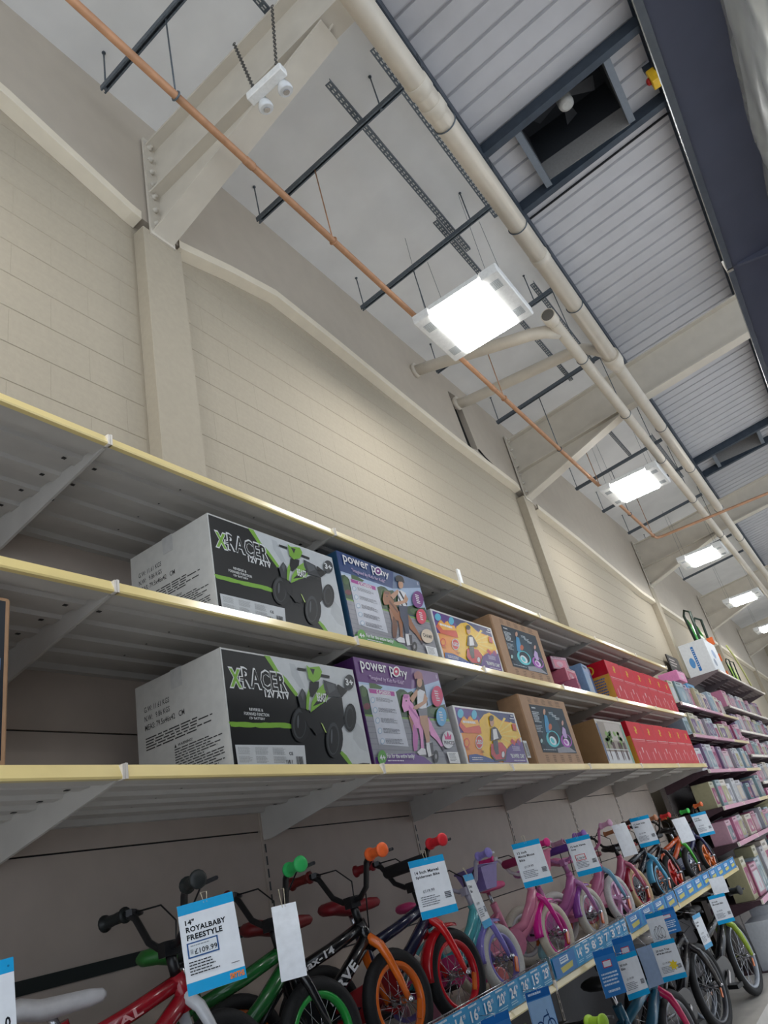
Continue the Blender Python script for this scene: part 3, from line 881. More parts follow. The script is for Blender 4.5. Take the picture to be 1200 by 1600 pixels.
    for col, cx, cy, rx, ry, n in ((c1, 885, 420, 58, 102, 5), (c2, 924, 618, 52, 92, 4)):
        p.ell(col, cx, cy, rx, ry); p.lines((244, 238, 242), (cx - rx * .55, cy - ry * .55), (cx + rx * .62, cy + ry * .6), n, .5, .3, 3)
    p.ell(c3[0], 990, 842, 62, 86)
    if c3[1] == 'PRINCESS':
        p.poly((206, 40, 120), [(958, 840), (950, 785), (972, 815), (985, 760), (1000, 812), (1020, 785), (1020, 842)])
        p.text((60, 50, 60), 'PRINCESS', (952, 888), (1046, 858), .03)
    else:
        p.text((70, 56, 44), c3[1], (950, 860), (1034, 822), .03)
    p.ell((92, 160, 60), 318, 1010, 44, 70); p.text(WHT, '4+', (300, 1038), (345, 985), .04)
    p.text(WHT, 'Fun for the entire family!', (372, 1030), (640, 980), .03)
    p.lines((220, 210, 226), (375, 1038), (560, 1052), 1, .8, .1, 2)
    p.poly((232, 232, 232), [(970, 962), (1084, 964), (1110, 1074), (1002, 1072)]); p.lines((120, 120, 124), (990, 975), (1085, 1060), 6, .4, .3, 8)
    p.lines((232, 226, 236), (868, 215), (892, 255), 4, .5, .2, 6)
    p.build('printed_front', t, front(w, d))
PUR = ((98, 44, 122), (112, 70, 146), (232, 152, 206), (196, 106, 176), (168, 112, 112), None, ((126, 126, 134), (192, 146, 116)), (206, 34, 96), (86, 168, 216), ((222, 220, 224), 'PRINCESS'))
BLU = ((34, 66, 122), (96, 158, 84), (158, 98, 58), (110, 62, 38), (24, 24, 28), (40, 38, 46), ((44, 56, 84), (48, 60, 88)), (122, 42, 130), (222, 64, 92), ((226, 206, 182), 'CHAMP'))
t = carton('pony_ride_box', 'purple carton showing a girl on a pink toy pony, bottom box shelf', 2.575, .745, 1.742, .40, ZB, .478, M((70, 32, 88), .4))
pony_print(t, .745, .40, .478, PUR)
t = carton('pony_ride_box', 'blue carton showing a child on a brown toy pony, middle box shelf', 2.612, .765, 1.742, .40, ZM, .468, M((34, 74, 104), .4))
pony_print(t, .765, .40, .468, BLU)

def bumper_print(t, w, d, h):
    C = [(70, 135), (575, 205), (715, 640), (195, 645)]
    p = Print(w, h, C, rough=.25)
    p.rect((226, 224, 222), 0, 0, 1, 1)
    p.poly((240, 150, 44), [(88, 152), (568, 215), (690, 612), (202, 612)])
    p.poly((92, 52, 140), [(88, 152), (300, 182), (330, 340), (132, 362)])
    p.poly((44, 52, 110), [(240, 172), (568, 215), (590, 290), (470, 262), (380, 210), (300, 250)])
    p.poly((246, 196, 40), [(292, 262), (330, 215), (372, 198), (420, 225), (470, 268), (590, 296), (640, 400), (560, 430), (515, 500), (500, 600), (420, 600), (330, 566), (296, 430)])
    for i in range(8):
        a = -1.2 + i * .42
        p.poly((250, 214, 84), [(430, 380), (430 + 170 * math.cos(a), 380 + 150 * math.sin(a)), (430 + 170 * math.cos(a + .12), 380 + 150 * math.sin(a + .12))])
    p.ell((92, 190, 220), 135, 205, 26, 36); p.ell((92, 190, 220), 248, 215, 22, 38)
    p.poly((226, 90, 60), [(120, 300), (150, 230), (180, 290), (200, 225), (230, 290), (255, 250), (300, 320), (310, 370), (160, 360)])
    p.poly((250, 180, 60), [(135, 270), (160, 225), (190, 255), (215, 222), (245, 262), (275, 255), (295, 300), (180, 320)])
    p.lines((250, 244, 236), (150, 260), (280, 310), 1, .5, .1, 2)
    p.ell((220, 60, 40), 183, 445, 24, 40); p.ell((240, 150, 44), 183, 445, 17, 30); p.lines((190, 70, 40), (175, 485), (220, 512), 3, .4, .3, 2)
    p.ell((236, 230, 226), 288, 440, 33, 58); p.ell((206, 40, 40), 288, 440, 28, 50); p.text(WHT, 'LED', (270, 455), (308, 422), .04)
    p.lines((120, 70, 40), (298, 512), (335, 534), 2, .4, .2, 4)
    p.poly((40, 70, 140), [(197, 548), (260, 540), (340, 562), (440, 600), (470, 612), (202, 612)])
    p.poly((86, 50, 130), [(490, 612), (520, 500), (560, 455), (645, 440), (690, 612)])
    p.poly((196, 40, 60), [(548, 440), (560, 412), (590, 445), (585, 470)]); p.poly((150, 50, 120), [(595, 440), (612, 415), (632, 445), (625, 472)])
    p.lines((226, 216, 236), (560, 478), (640, 520), 3, .4, .2, 9)
    p.text(WHT, '*BUMPER CAR*', (555, 574), (662, 540), .03); p.lines((226, 216, 236), (580, 592), (680, 604), 1, .6, .1, 7)
    p.lines((226, 226, 236), (222, 568), (330, 600), 2, .45, .1, 5)
    p.lines(WHT, (540, 222), (566, 240), 1, .8, .1, 3); p.lines((230, 230, 240), (535, 245), (575, 262), 1, .6, .1, 3)
    p.poly((200, 60, 44), [(555, 292), (585, 298), (596, 350), (566, 345)])
    # child sitting in the red car
    p.poly((30, 26, 30), [(382, 480), (480, 450), (520, 500), (510, 600), (420, 602), (384, 550)])
    p.poly((196, 30, 44), [(384, 460), (420, 440), (478, 446), (515, 500), (500, 580), (430, 590), (388, 545)])
    p.poly((90, 24, 34), [(470, 520), (500, 520), (498, 578), (476, 575)]); p.ell((216, 216, 220), 486, 545, 12, 26)
    p.poly((52, 50, 56), [(400, 430), (440, 425), (450, 540), (428, 548), (408, 500)])
    p.poly((58, 34, 36), [(385, 330), (410, 312), (436, 330), (474, 400), (464, 420), (400, 425), (382, 430)])
    p.poly((230, 228, 226), [(398, 336), (426, 332), (444, 410), (404, 424)])
    p.ell((206, 152, 116), 390, 278, 17, 34); p.ell((50, 34, 28), 386, 246, 19, 24)
    p.build('printed_front', t, front(w, d))
for lv, z, x0 in (('bottom', ZB, 3.392), ('middle', ZM, 3.425)):
    t = carton('bumper_car_box', 'yellow and purple carton of a child in a red bumper car, %s box shelf' % lv, x0, .765, 1.742, .34, z, .312, M((206, 204, 198), .5), group='bumper car cartons')
    bumper_print(t, .765, .34, .312)

def brown_print(t, w, d, h):
    C = [(610, 50), (1000, 135), (1165, 635), (790, 640)]
    p = Print(w, h, C, rough=.5)
    IN = (126, 94, 68)
    p.rect((176, 138, 104), .01, .01, .99, .99)
    for i in range(5):
        p.lines(IN, (690 + i * 58, 88 + i * 11), (738 + i * 58, 138 + i * 11), 4, .5, .2, i); p.lines(IN, (840 + i * 62, 552), (886 + i * 62, 612), 4, .5, .2, i + 7)
    q = Print.poly
    p.poly((26, 44, 58), [(706, 142), (985, 192), (1100, 540), (822, 530)])
    p.poly((34, 66, 82), [(790, 300), (900, 200), (960, 330), (1010, 520), (850, 500)])
    p.poly((150, 150, 158), [(940, 500), (1020, 478), (1098, 532), (950, 536)])
    p.lines((220, 226, 230), (726, 165), (768, 185), 1, .8, .1, 2)
    p.lines((214, 222, 226), (730, 200), (822, 300), 7, .5, .4, 3); p.lines((190, 200, 206), (756, 310), (840, 380), 5, .4, .5, 4); p.lines((180, 190, 196), (824, 505), (940, 520), 1, .6, .1, 5)
    # two glowing bumper cars with riders
    for cx, cy, a, bcol, ccol in ((905, 405, 1., (96, 206, 214), (228, 240, 244)), (1015, 425, .8, (178, 96, 190), (236, 214, 240))):
        p.ell(bcol, cx, cy + 20 * a, 52 * a, 70 * a, rot=-.5); p.ell((24, 40, 56), cx + 4, cy + 14 * a, 38 * a, 56 * a, rot=-.5); p.ell(ccol, cx, cy + 34 * a, 24 * a, 40 * a, rot=-.6)
        p.ell(bcol, cx - 4, cy + 34 * a, 12 * a, 26 * a, rot=-.6)
    p.poly((70, 150, 196), [(832, 232), (856, 240), (880, 330), (872, 380), (846, 370), (836, 300)]); p.ell((206, 160, 136), 834, 210, 10, 24)
    p.ell((200, 110, 76), 882, 330, 14, 26)
    p.poly((196, 170, 216), [(984, 330), (1006, 350), (1022, 420), (1000, 420), (978, 380)]); p.ell((210, 166, 150), 984, 302, 8, 20)
    for i in range(3):
        p.lines((214, 226, 232), (868 + i * 26, 212 + i * 22), (912 + i * 26, 240 + i * 22), 2, .5, .2, i + 30)
    p.poly((40, 78, 84), [(798, 420), (824, 424), (840, 470), (812, 468)]); p.ell((176, 206, 206), 806, 440, 9, 18)
    p.build('printed_front', t, front(w, d))
for lv, z, x0, h in (('bottom', ZB, 4.31, .448), ('middle', ZM, 4.25, .43)):
    t = carton('brown_carton', 'brown cardboard carton with dark bumper car poster, %s box shelf' % lv, x0, .80, 1.745, .16, z, h, CARD, group='brown bumper car cartons', bevel=.008)
    brown_print(t, .80, .16, h)
    MB().box(-.41, -.4, -.02, .05, .02, .14).build('flap', CARD, t)
t = thing('barcode_label', 'small white barcode label on the lower bumper car box edge', 'label', (4.175, 1.735, ZB + .045))
p = Print(.05, .1, rough=.5); p.rect(WHT, 0, 0, 1, 1); p.bars(BLK, .1, .1, .9, .85, 12); p.build('printed_front', t, lambda a, c, n: (a - .025, -n, c)); MB().box(-.025, .025, 0, .001, 0, .1).build('card', WHITE, t)

# box at the far left edge
t = carton('framed_carton', 'brown edged carton cut off by the left picture edge, bottom box shelf', .42, .592, 1.745, .40, ZB, .455, CARD, bevel=.006)
p = Print(.592, .455); p.rect((24, 30, 40), .05, .05, .975, .975); p.rect((96, 120, 160), .3, .55, .96, .62); p.rect((200, 204, 210), .2, .3, .955, .5); p.lines((200, 206, 214), (.6, .95), (.96, .7), 6, .5, .2, 4); p.build('printed_front', t, front(.592, .40))

# picture box with plants and the rows of red boxes
t = carton('picture_carton', 'tan carton with a picture of green plants, beside the red boxes', 5.67, .68, 1.75, .42, ZB, .355, M((156, 120, 80), .75, scale=20))
p = Print(.68, .355, rough=.3)
p.rect((196, 188, 178), 0, 0, 1, 1); p.rect((150, 138, 126), .06, .05, .9, .95); p.rect((188, 178, 170), .3, .55, .88, .94); p.rect((206, 206, 208), .06, .05, .9, .3)
rnd = random.Random(12)
for i in range(26):
    p.ell(rnd.choice([(96, 140, 56), (70, 106, 46), (126, 168, 76)]), rnd.choice([rnd.uniform(.16, .42), rnd.uniform(.55, .8)]), rnd.uniform(.36, .72), .045, .06, 9, rnd.uniform(0, 3), up=False)
p.lv += 1
for i in range(9):
    u = rnd.choice([rnd.uniform(.15, .45), rnd.uniform(.55, .82)]); p.poly((70, 32, 34), [(u, .5), (u + .05, .52), (u + .04, .14), (u + .015, .1)])
p.rect((224, 226, 226), .06, .34, .9, .355); p.rect((120, 170, 150), .92, .06, .99, .94); p.rect((96, 110, 150), .012, .1, .05, .9)
p.build('printed_front', t, front(.68, .42))
RED = M((196, 28, 46), .25, scale=20, coat=.5)
def red_box(x0, w, z, h, label, side, rz=0.):
    t = carton('red_toy_box', label, x0 + .004, w - .008, 1.748, .34, z, h, RED, group='glossy red toy boxes', bevel=.004, rz=rz)
    p = Print(w - .008, h, rough=.18)
    p.rect((214, 36, 60), .02, .60, .98, .985); p.rect((204, 60, 74), .02, .015, .98, .57)
    p.rect((236, 170, 176), .04, .575, .96, .59); p.rect((226, 130, 140), .1, .54, .9, .55)
    p.poly((226, 176, 60), [(.44, .88), (.56, .88), (.60, .80), (.52, .77), (.56, .72), (.46, .72), (.42, .79), (.5, .82)])
    p.poly((236, 196, 202), [(.46, .40), (.54, .40), (.52, .28), (.48, .28)]); p.poly((232, 150, 160), [(.2, .30), (.26, .32), (.24, .12), (.2, .12)]); p.poly((232, 150, 160), [(.7, .34), (.76, .32), (.8, .12), (.74, .12)])
    p.build('printed_front', t, front(w - .008, .34))
    if side:
        p = Print(.34, h, rough=.2); p.rect((196, 28, 46), .01, .01, .99, .99); p.ell((226, 186, 60), .5, .84, .14, .11); p.ell((196, 28, 46), .5, .84, .1, .08); p.poly((226, 186, 60), [(.46, .77), (.54, .77), (.52, .91), (.48, .91)])
        p.rect((222, 160, 66), .35, .02, .99, .66); p.lines((90, 110, 150), (.5, .6), (.85, .1), 8, .6, .1, 3); p.build('printed_side', t, left(w - .008, .34))
bx = [6.50, 6.93, 7.33, 7.74, 8.10, 8.45, 8.79]
for i in range(6):
    red_box(bx[i], bx[i + 1] - bx[i], ZB, .378 - .004 * (i % 2), 'red glossy toy box, %s of six on the bottom box shelf' % ORD[i], i == 0)
bx = [6.54, 6.95, 7.34, 7.78, 8.14, 8.49, 8.80]
for i in range(6):
    red_box(bx[i], bx[i + 1] - bx[i], ZM, .385 - .004 * (i % 3), 'red glossy toy box, %s of six on the middle box shelf' % ORD[i], i == 0)

# small packs left of the red boxes on the middle shelf
def pack(name, label, x, y, z, w, d, h, col, win=None, rz=0., cat='toy pack', group=None, rough=.35, extra=None):
    t = thing(name, label, cat, (x, y, z), rz, group)
    MB().box(-w / 2, w / 2, -d / 2, d / 2, 0, h).build('pack_body', M(col, rough, coat=.3), t, bevel=.004)
    p = Print(w, h, rough=.25)
    rnd = random.Random(int(x * 1000 + z * 77))
    dk = tuple(int(v * .7) for v in col); lt = tuple(int(v * .5 + 120) for v in col)
    p.rect(lt, .06, .80, .94, .96)
    p.lines(dk, (.12, .93), (.8, .84), 1, .7, .2, 2)
    if win: p.rect(win, .12, .12, .88, .74); p.ell(tuple(int(v * .6 + 80) for v in win), rnd.uniform(.35, .65), .42, .2, .2, 12); p.ell(lt, rnd.uniform(.3, .7), .3, .1, .12, 10)
    else: p.rect(dk, .1, .1, .9, .3); p.ell(lt, .5, .54, .24, .16, 14)
    p.build('printed_front', t, front(w, d))
    return t
pack('round_pack', 'round carded pack with a barcode on the middle shelf', 5.30, 1.95, ZM, .16, .1, .22, (40, 60, 110), (180, 180, 176))
pack('olive_pack', 'olive and black pack at the back of the middle shelf', 5.66, 2.20, ZM, .34, .14, .3, (70, 66, 44), (120, 116, 70))
for i, (x, y, z, c) in enumerate(((5.62, 1.86, 0, (150, 36, 80)), (5.66, 1.90, .11, (206, 110, 130)), (5.62, 1.94, .22, (120, 30, 66)))):
    pack('pink_pack', 'crimson and pink plush pack, %s in the small stack' % ('bottom', 'middle', 'topmost')[i], x, y, ZM + z, .26, .2, .108, c, (196, 96, 120), rz=.25 - .2 * i, group='pink packs stacked on the middle shelf')
pack('blue_pack', 'pale blue slim pack leaning beside the red boxes', 6.06, 1.86, ZM, .2, .12, .3, (126, 160, 196), (170, 196, 220), rz=.1)
pack('navy_pack', 'navy pack with a pale window behind the blue pack', 6.30, 1.94, ZM, .24, .14, .33, (50, 70, 112), (86, 116, 160))

# ------------------------------------------------------------------ bicycles
def bike(label, hub, theta, r, frame, fork, rim, tyre, grip, bar=(24, 24, 26), saddle=(26, 26, 28), mag=False, fender=None, pad=None, basket=None, steer=.2,
         lever=(40, 40, 44), style='boy', group='children\'s bicycles on the upper shelf', name='kids_bicycle', sc=None, words=(), stab=None, lean=0., guard=None, grip2=None, sdz=0., nose=None, reflector=True, rear=True, reach=1., rise=1.):
    s = sc or r / .178
    t = thing(name, label, 'bicycle', hub, theta, group)
    t.rotation_euler = (lean, 0, theta)
    S = lambda x, y, z: Vector((x * s, y * s, z * s))
    FR, FK, RM, TY, GR, BR, SD = M(frame, .25, coat=.5, scale=20), M(fork, .25, coat=.5, scale=20), M(rim, .3, coat=.3, scale=20), M(tyre, .7, bump=.3, scale=150), M(grip, .5, scale=60), M(bar, .35, scale=30), M(saddle, .5)
    G2 = M(grip2, .5, scale=60) if grip2 else GR
    wb = .64
    hb, ht = S(-.085, 0, .385), S(-.115, 0, .465)
    axis = (ht - hb).normalized()
    rot = Matrix.Rotation(steer, 3, axis)
    st = lambda p: hb + rot @ (Vector(p) - hb)
    def wheel(nm, c, turn):
        f = st if turn else (lambda p: p)
        w = MB().torus(c, (0, 1, 0), r - .0265 * s ** .5, .026 * s ** .5, 36, 8).xf(f).build(nm, TY, t)
        MB().torus(c, (0, 1, 0), r - .055 * s ** .5, .013 * s ** .5, 36, 8, rw=.019 * s ** .5).xf(f).build('wheel_rim', RM, w)
        b = MB()
        if mag:
            for k in range(5):
                a = k * 2 * math.pi / 5 + .3
                b.bar(c, c + Vector((math.cos(a), 0, math.sin(a))) * (r - .05), .02, .022, (0, 1, 0))
            b.lathe(c - Vector((0, .03, 0)), (0, 1, 0), [(.03, 0), (.03, .06)], 14)
            b.xf(f).build('mag_spokes', RM, w)
        else:
            for k in range(18):
                a = k * 2 * math.pi / 18; sd = .022 if k % 2 else -.022
                e = c + Vector((math.cos(a), 0, math.sin(a))) * (r - .055 * s ** .5)
                h = c + Vector((math.cos(a + (.9 if k % 4 < 2 else -.9)) * .02, sd, math.sin(a + .9) * .02))
                b.tube([h, e], .0014, 4, caps=False)
            b.xf(f).build('spokes', CHROME, w)
        b = MB().lathe(c - Vector((0, .055 * s, 0)), (0, 1, 0), [(.006, 0), (.011, .008 * s), (.011, .02 * s), (.02, .03 * s), (.012, .04 * s), (.012, .07 * s), (.02, .08 * s), (.011, .09 * s), (.011, .1 * s), (.006, .112 * s)], 12)
        b.xf(f).build('axle_hub', CHROME, w)
        if reflector:
            a = -.5
            e = c + Vector((math.cos(a), 0, math.sin(a))) * (r * .52)
            MB().bar(e - Vector((.012, .02, .03)), e + Vector((.012, -.02, .03)), .02, .008, (0, 1, 0)).xf(f).build('reflector', M((232, 110, 30), .2, coat=.6), w)
    cF, cR = Vector((0, 0, r)), Vector((-wb * s, 0, r))
    wheel('front_wheel', cF, True)
    if rear: wheel('rear_wheel', cR, False)
    # fork
    b = MB()
    for sy in (-1, 1):
        b.tube([S(-.098, 0, .42), S(-.088, sy * .022, .398), S(-.078, sy * .048, .375), S(-.06, sy * .058, .33), Vector((-.028 * s, sy * .06 * s, (r + .33 * s) / 2)), cF + S(0, sy * .058, 0)], [.019 * s, .019 * s, .018 * s, .016 * s, .014 * s, .011 * s], 10)
    b.xf(st).build('fork', FK, t)
    b = MB()
    for sy in (-1, 1):
        b.lathe(cF + S(0, sy * .062, 0), (0, sy, 0), [(.012, 0), (.012, .008), (.006, .008), (.006, .02)], 8)
    b.xf(st).build('axle_nuts', CHROME, t)
    # frame
    b = MB(); fr = .0225 * s
    b.tube([hb - axis * .008, ht + axis * .006], .024 * s, 12)
    bb = S(-.36, 0, .2); sttop = S(-.43, 0, .43)
    if style == 'boy':
        b.tube([S(-.115, 0, .45), S(-.25, 0, .405), S(-.415, 0, .36)], fr, 10)
        b.tube([S(-.095, 0, .41), S(-.2, 0, .315), bb], fr * 1.15, 10)
    else:
        b.tube([S(-.105, 0, .44), S(-.15, 0, .36), S(-.24, 0, .27), S(-.385, 0, .245)], [fr * 1.3, fr * 1.5, fr * 1.3, fr], 10)
        b.tube([S(-.095, 0, .40), S(-.16, 0, .29), S(-.26, 0, .22), bb], [fr * 1.2, fr * 1.3, fr * 1.1, fr], 10)
    b.tube([bb, sttop], fr, 10)
    b.tube([bb - S(0, .03, 0), bb + S(0, .03, 0)], .024 * s, 12)
    for sy in (-1, 1):
        b.tube([bb + S(-.02, sy * .02, 0), cR + S(.1, sy * .05, 0), cR + S(0, sy * .055, 0)], .011 * s, 8)
        b.tube([S(-.42, sy * .014, .37), S(-.48, sy * .045, .33), cR + S(0, sy * .055, 0)], .01 * s, 8)
    b.build('frame', FR, t)
    # bars
    b = MB()
    b.tube([ht, S(-.128, 0, .53)], .016 * s, 10); b.bar(S(-.13, -.02, .54), S(-.13, .02, .54), .05 * s, .04 * s)
    b.xf(st).build('stem', BR, t)
    pts = [(-.125, 0, .545), (-.128, .05, .547), (-.135, .10, .575), (-.15, .145, .655), (-.16, .18, .675), (-.185, .275, .672)]
    if reach != 1.: pts = [(x, y * reach, .545 + (z - .545) * reach) for x, y, z in pts]
    pts = [(x, y, .545 + (z - .545) * rise) for x, y, z in pts]
    b = MB()
    b.tube([S(x, -y, z) for x, y, z in pts[::-1]] + [S(*p) for p in pts[1:]], .011 * s, 10)
    b.xf(st).build('handlebar', BR, t)
    for sy, gm in ((-1, GR), (1, G2)):
        a = S(pts[4][0], sy * pts[4][1], pts[4][2]); e = S(pts[5][0], sy * (pts[5][1] + .008), pts[5][2]); d = e - a; L = d.length
        g = MB().lathe(a, d, [(.013 * s, 0), (.024 * s, .002), (.024 * s, .01 * s), (.0165 * s, .014 * s), (.018 * s, L * .3), (.0165 * s, L * .5), (.018 * s, L * .7), (.018 * s, L * .84), (.025 * s, L * .88), (.026 * s, L * .96), (.02 * s, L), (.008 * s, L * 1.01)], 14)
        g.xf(st).build('grip', gm, t)
        b = MB(); q = S(pts[4][0] + .006, sy * (pts[4][1] - .012), pts[4][2])
        b.bar(q + S(-.01, -.012, 0), q + S(.02, .012, 0), .02 * s, .02 * s)
        b.tube([q + S(.02, 0, 0), q + S(.05, sy * .02, -.002), q + S(.045, sy * .09, -.004)], [.008 * s, .007 * s, .006 * s], 6)
        b.xf(st).build('brake_lever', M(lever, .4), t)
        b = MB().tube([q + S(.02, 0, 0), q + S(.08, -sy * .05, .0), q + S(.08, -sy * .13, -.06), S(-.1, sy * .03, .44)], .003, 5)
        b.xf(st).build('cable', BLACK, t)
    if pad:
        MB().lathe(S(-.145, -.13, .625), (0, 1, 0), [(.02 * s, 0), (.026 * s, .01 * s), (.026 * s, .25 * s), (.02 * s, .26 * s)], 14).xf(st).build('bar_pad', M(pad, .6), t)
    # saddle on its post
    sp = S(-.455, 0, .505 + sdz)
    MB().tube([sttop - S(-.004, 0, .03), sp], .0125 * s, 8).build('seat_post', CHROME, t)
    rows = [(-.13, .03, .010), (-.115, .062, .022), (-.07, .076, .026), (-.02, .062, .026), (.04, .034, .024), (.10, .022, .022), (.135, .016, .016), (.146, .006, .006)]
    b = MB(); vs = []; n = 10
    for x, w, h in rows:
        for k in range(n):
            a = 2 * math.pi * k / n
            vs.append(sp + S(x, w * math.cos(a), .014 + h * math.sin(a) * (1.1 if math.sin(a) > 0 else 1.) + (.014 if x < -.06 else 0)))
    fs = [(i * n + k, i * n + (k + 1) % n, (i + 1) * n + (k + 1) % n, (i + 1) * n + k) for i in range(len(rows) - 1) for k in range(n)] + [tuple(range(n))[::-1], tuple(range((len(rows) - 1) * n, len(rows) * n))]
    b.add(vs, fs, True)
    if nose:
        b.c = 1
        b.m = [1 if i < 7 * n and i // n >= 3 else 0 for i in range(len(b.f))]
    b.build('saddle', [SD, M(nose or saddle, .5)], t)
    # chain guard, cranks, pedals
    gm = M(guard or frame, .3, coat=.4)
    b = MB()
    y0, y1 = -.052 * s, -.040 * s
    ring = [(bb.x + .075 * s * math.cos(a), bb.z + .075 * s * math.sin(a)) for a in [math.pi * (-.55 + 1.1 * k / 10) for k in range(11)]] + [(cR.x + .04 * s * math.cos(a), cR.z + .04 * s * math.sin(a)) for a in [math.pi * (.5 + k / 6) for k in range(7)]]
    b.prism(ring, lambda a, c: (a, y0, c), lambda a, c: (a, y1, c)); b.build('chain_guard', gm, t)
    for sy, a in ((-1, .6 + math.pi), (1, .6)):
        e = bb + Vector((math.cos(a) * .1 * s, sy * .075 * s, math.sin(a) * .1 * s))
        cr = MB().bar(bb + S(0, sy * .06, 0), e, .012 * s, .02 * s).build('crank', CHROME, t)
        MB().box(-.035 * s, .035 * s, -.03 * s, .03 * s, -.01 * s, .01 * s).xf(lambda p: p + e + S(0, sy * .035, 0)).build('pedal', BLACK, cr)
    if fender:
        fm = M(fender, .2, coat=.6)
        b = MB(); vs = []; n = 14; R = r + .014
        a0, a1 = math.radians(75), math.radians(178)
        for k in range(n + 1):
            a = a0 + (a1 - a0) * k / n
            for yy, dr in ((-.034, -.012), (-.026, 0), (0, .006), (.026, 0), (.034, -.012)):
                vs.append(cF + Vector((math.cos(a) * (R + dr), yy * s, math.sin(a) * (R + dr))))
        b.add(vs, [(k * 5 + j, k * 5 + j + 1, k * 5 + j + 6, k * 5 + j + 5) for k in range(n) for j in range(4)], True)
        o = b.xf(st).build('mudguard', fm, t); m = o.modifiers.new('thick', 'SOLIDIFY'); m.thickness = .003
    if basket:
        bm = M(basket, .4, coat=.3)
        b = MB()
        P0 = [S(-.03, -.07, .52), S(.07, -.07, .52), S(.07, .07, .52), S(-.03, .07, .52)]; P1 = [S(-.06, -.1, .64), S(.1, -.1, .64), S(.1, .1, .64), S(-.06, .1, .64)]
        b.add(P0 + P1, [(0, 1, 2, 3)] + [(i, (i + 1) % 4, 4 + (i + 1) % 4, 4 + i) for i in range(4)])
        o = b.xf(st).build('basket', bm, t); m = o.modifiers.new('thick', 'SOLIDIFY'); m.thickness = .005
        MB().tube(P1, .007, 6, closed=True).xf(st).build('basket_rim', bm, o)
    if stab:
        for sy in (-1, 1):
            c = cR + S(.02, sy * .15, 0); c.z = .0605
            q = MB().tube([cR + S(0, sy * .06, 0), cR + S(.01, sy * .12, -.01), Vector((c.x, c.y - sy * .02, c.z))], .006, 6).build('stabiliser_arm', BLACK, t)
            MB().lathe(c - Vector((0, .014, 0)), (0, 1, 0), [(.052, 0), (.058, .006), (.058, .022), (.052, .028)], 18).build('stabiliser_wheel', M(stab, .4), q)
    for body, a, e, hgt, col in words:
        # lettering along a tube, on the side that faces the aisle
        a = S(*a); e = S(*e); d = (e - a); L = d.length; d.normalize(); up = Vector((0, -1, 0)).cross(d); up = -up if up.z < 0 else up
        p = Print(L, hgt * s, step=.0006); p.text(col, body, (0, 0), (1, 1), .03)
        p.build('lettering', t, lambda x, y, n: a + d * x + up * (y - hgt * s / 2) + Vector((0, -n - fr * 1.22, 0)))
    return t
T = -.45
RB = (150, 20, 34)
B = {}
def at_hub(px, py, r, y=None):
    q = aty(px, py, y); return (q[0], y, ZK)
bike('dark bicycle with a white brake lever, cut off by the left edge', (1.13, 1.95, ZK), T, .155, (30, 36, 34), (60, 62, 66), (40, 40, 44), (24, 24, 26), (30, 30, 34), saddle=(30, 60, 44), lever=(226, 228, 228), steer=.3)
bike('red bicycle with a white fork and white saddle under the long price card', (1.80, 1.95, ZK), T, .18, RB, (206, 208, 212), (60, 62, 66), (22, 22, 24), (30, 34, 34), saddle=(206, 204, 206), steer=.3, guard=(40, 40, 44), lean=.03, sdz=-.05,
     words=(('ROYAL', (-.39, 0, .36), (-.22, 0, .412), .022, (206, 150, 150)),))
bike('green bicycle with green grips and green rims beside the blank tag', (2.24, 1.94, ZK), T, .178, (30, 96, 44), (22, 22, 24), (40, 160, 66), (20, 20, 22), (46, 176, 92), saddle=(44, 110, 46), nose=(20, 22, 22), grip2=(120, 34, 26), steer=.3, lean=.02, guard=(170, 50, 30))
bike('black bicycle with an orange fork and orange front rim', (2.69, 1.93, ZK), T, .18, (18, 18, 20), (232, 112, 34), (232, 112, 34), (20, 20, 22), (240, 104, 46), saddle=(110, 24, 26), grip2=(110, 28, 24), steer=.3, lean=.05,
     words=(('max-14', (-.40, 0, .365), (-.25, 0, .408), .026, (220, 220, 222)), ('VERVE', (-.31, 0, .235), (-.17, 0, .345), .036, (224, 224, 226))))
bike('navy bicycle with a bright red fork, mudguard and rim', (3.13, 1.92, ZK), T, .18, (34, 36, 62), (222, 30, 36), (214, 26, 40), (20, 20, 22), (216, 36, 48), saddle=(128, 24, 34), grip2=(140, 26, 34), fender=(196, 24, 34), pad=(22, 22, 26), steer=.3, lean=.05, guard=(150, 30, 36))
bike('turquoise bicycle with a lilac fork, lilac rim and white tyre', (3.58, 1.92, ZK), T, .155, (86, 176, 184), (132, 122, 200), (140, 130, 206), (206, 204, 198), (150, 136, 210), bar=(176, 172, 190), saddle=(200, 60, 120), lever=(228, 228, 232), fender=(132, 122, 200), basket=(128, 110, 170), steer=.3, style='girl', stab=(216, 150, 170), guard=(206, 60, 120))
bike('pink bicycle with a magenta fork, basket and cream tyre', (4.25, 1.92, ZK), T, .155, (226, 140, 168), (222, 30, 150), (226, 60, 160), (214, 206, 186), (236, 50, 140), bar=(200, 190, 196), saddle=(220, 90, 140), lever=(232, 232, 236), fender=(228, 30, 156), basket=(206, 84, 130), steer=.3, style='girl', stab=(236, 140, 140), lean=.05, pad=(150, 40, 86))
bike('mauve bicycle with a lavender fork and purple mudguard', (4.93, 1.95, ZK), T, .155, (196, 108, 170), (196, 130, 190), (210, 210, 214), (210, 204, 190), (160, 110, 200), bar=(186, 120, 170), saddle=(190, 110, 180), lever=(234, 234, 238), fender=(160, 80, 180), pad=(96, 56, 140), steer=.3, style='girl', lean=.04, stab=(140, 190, 200))
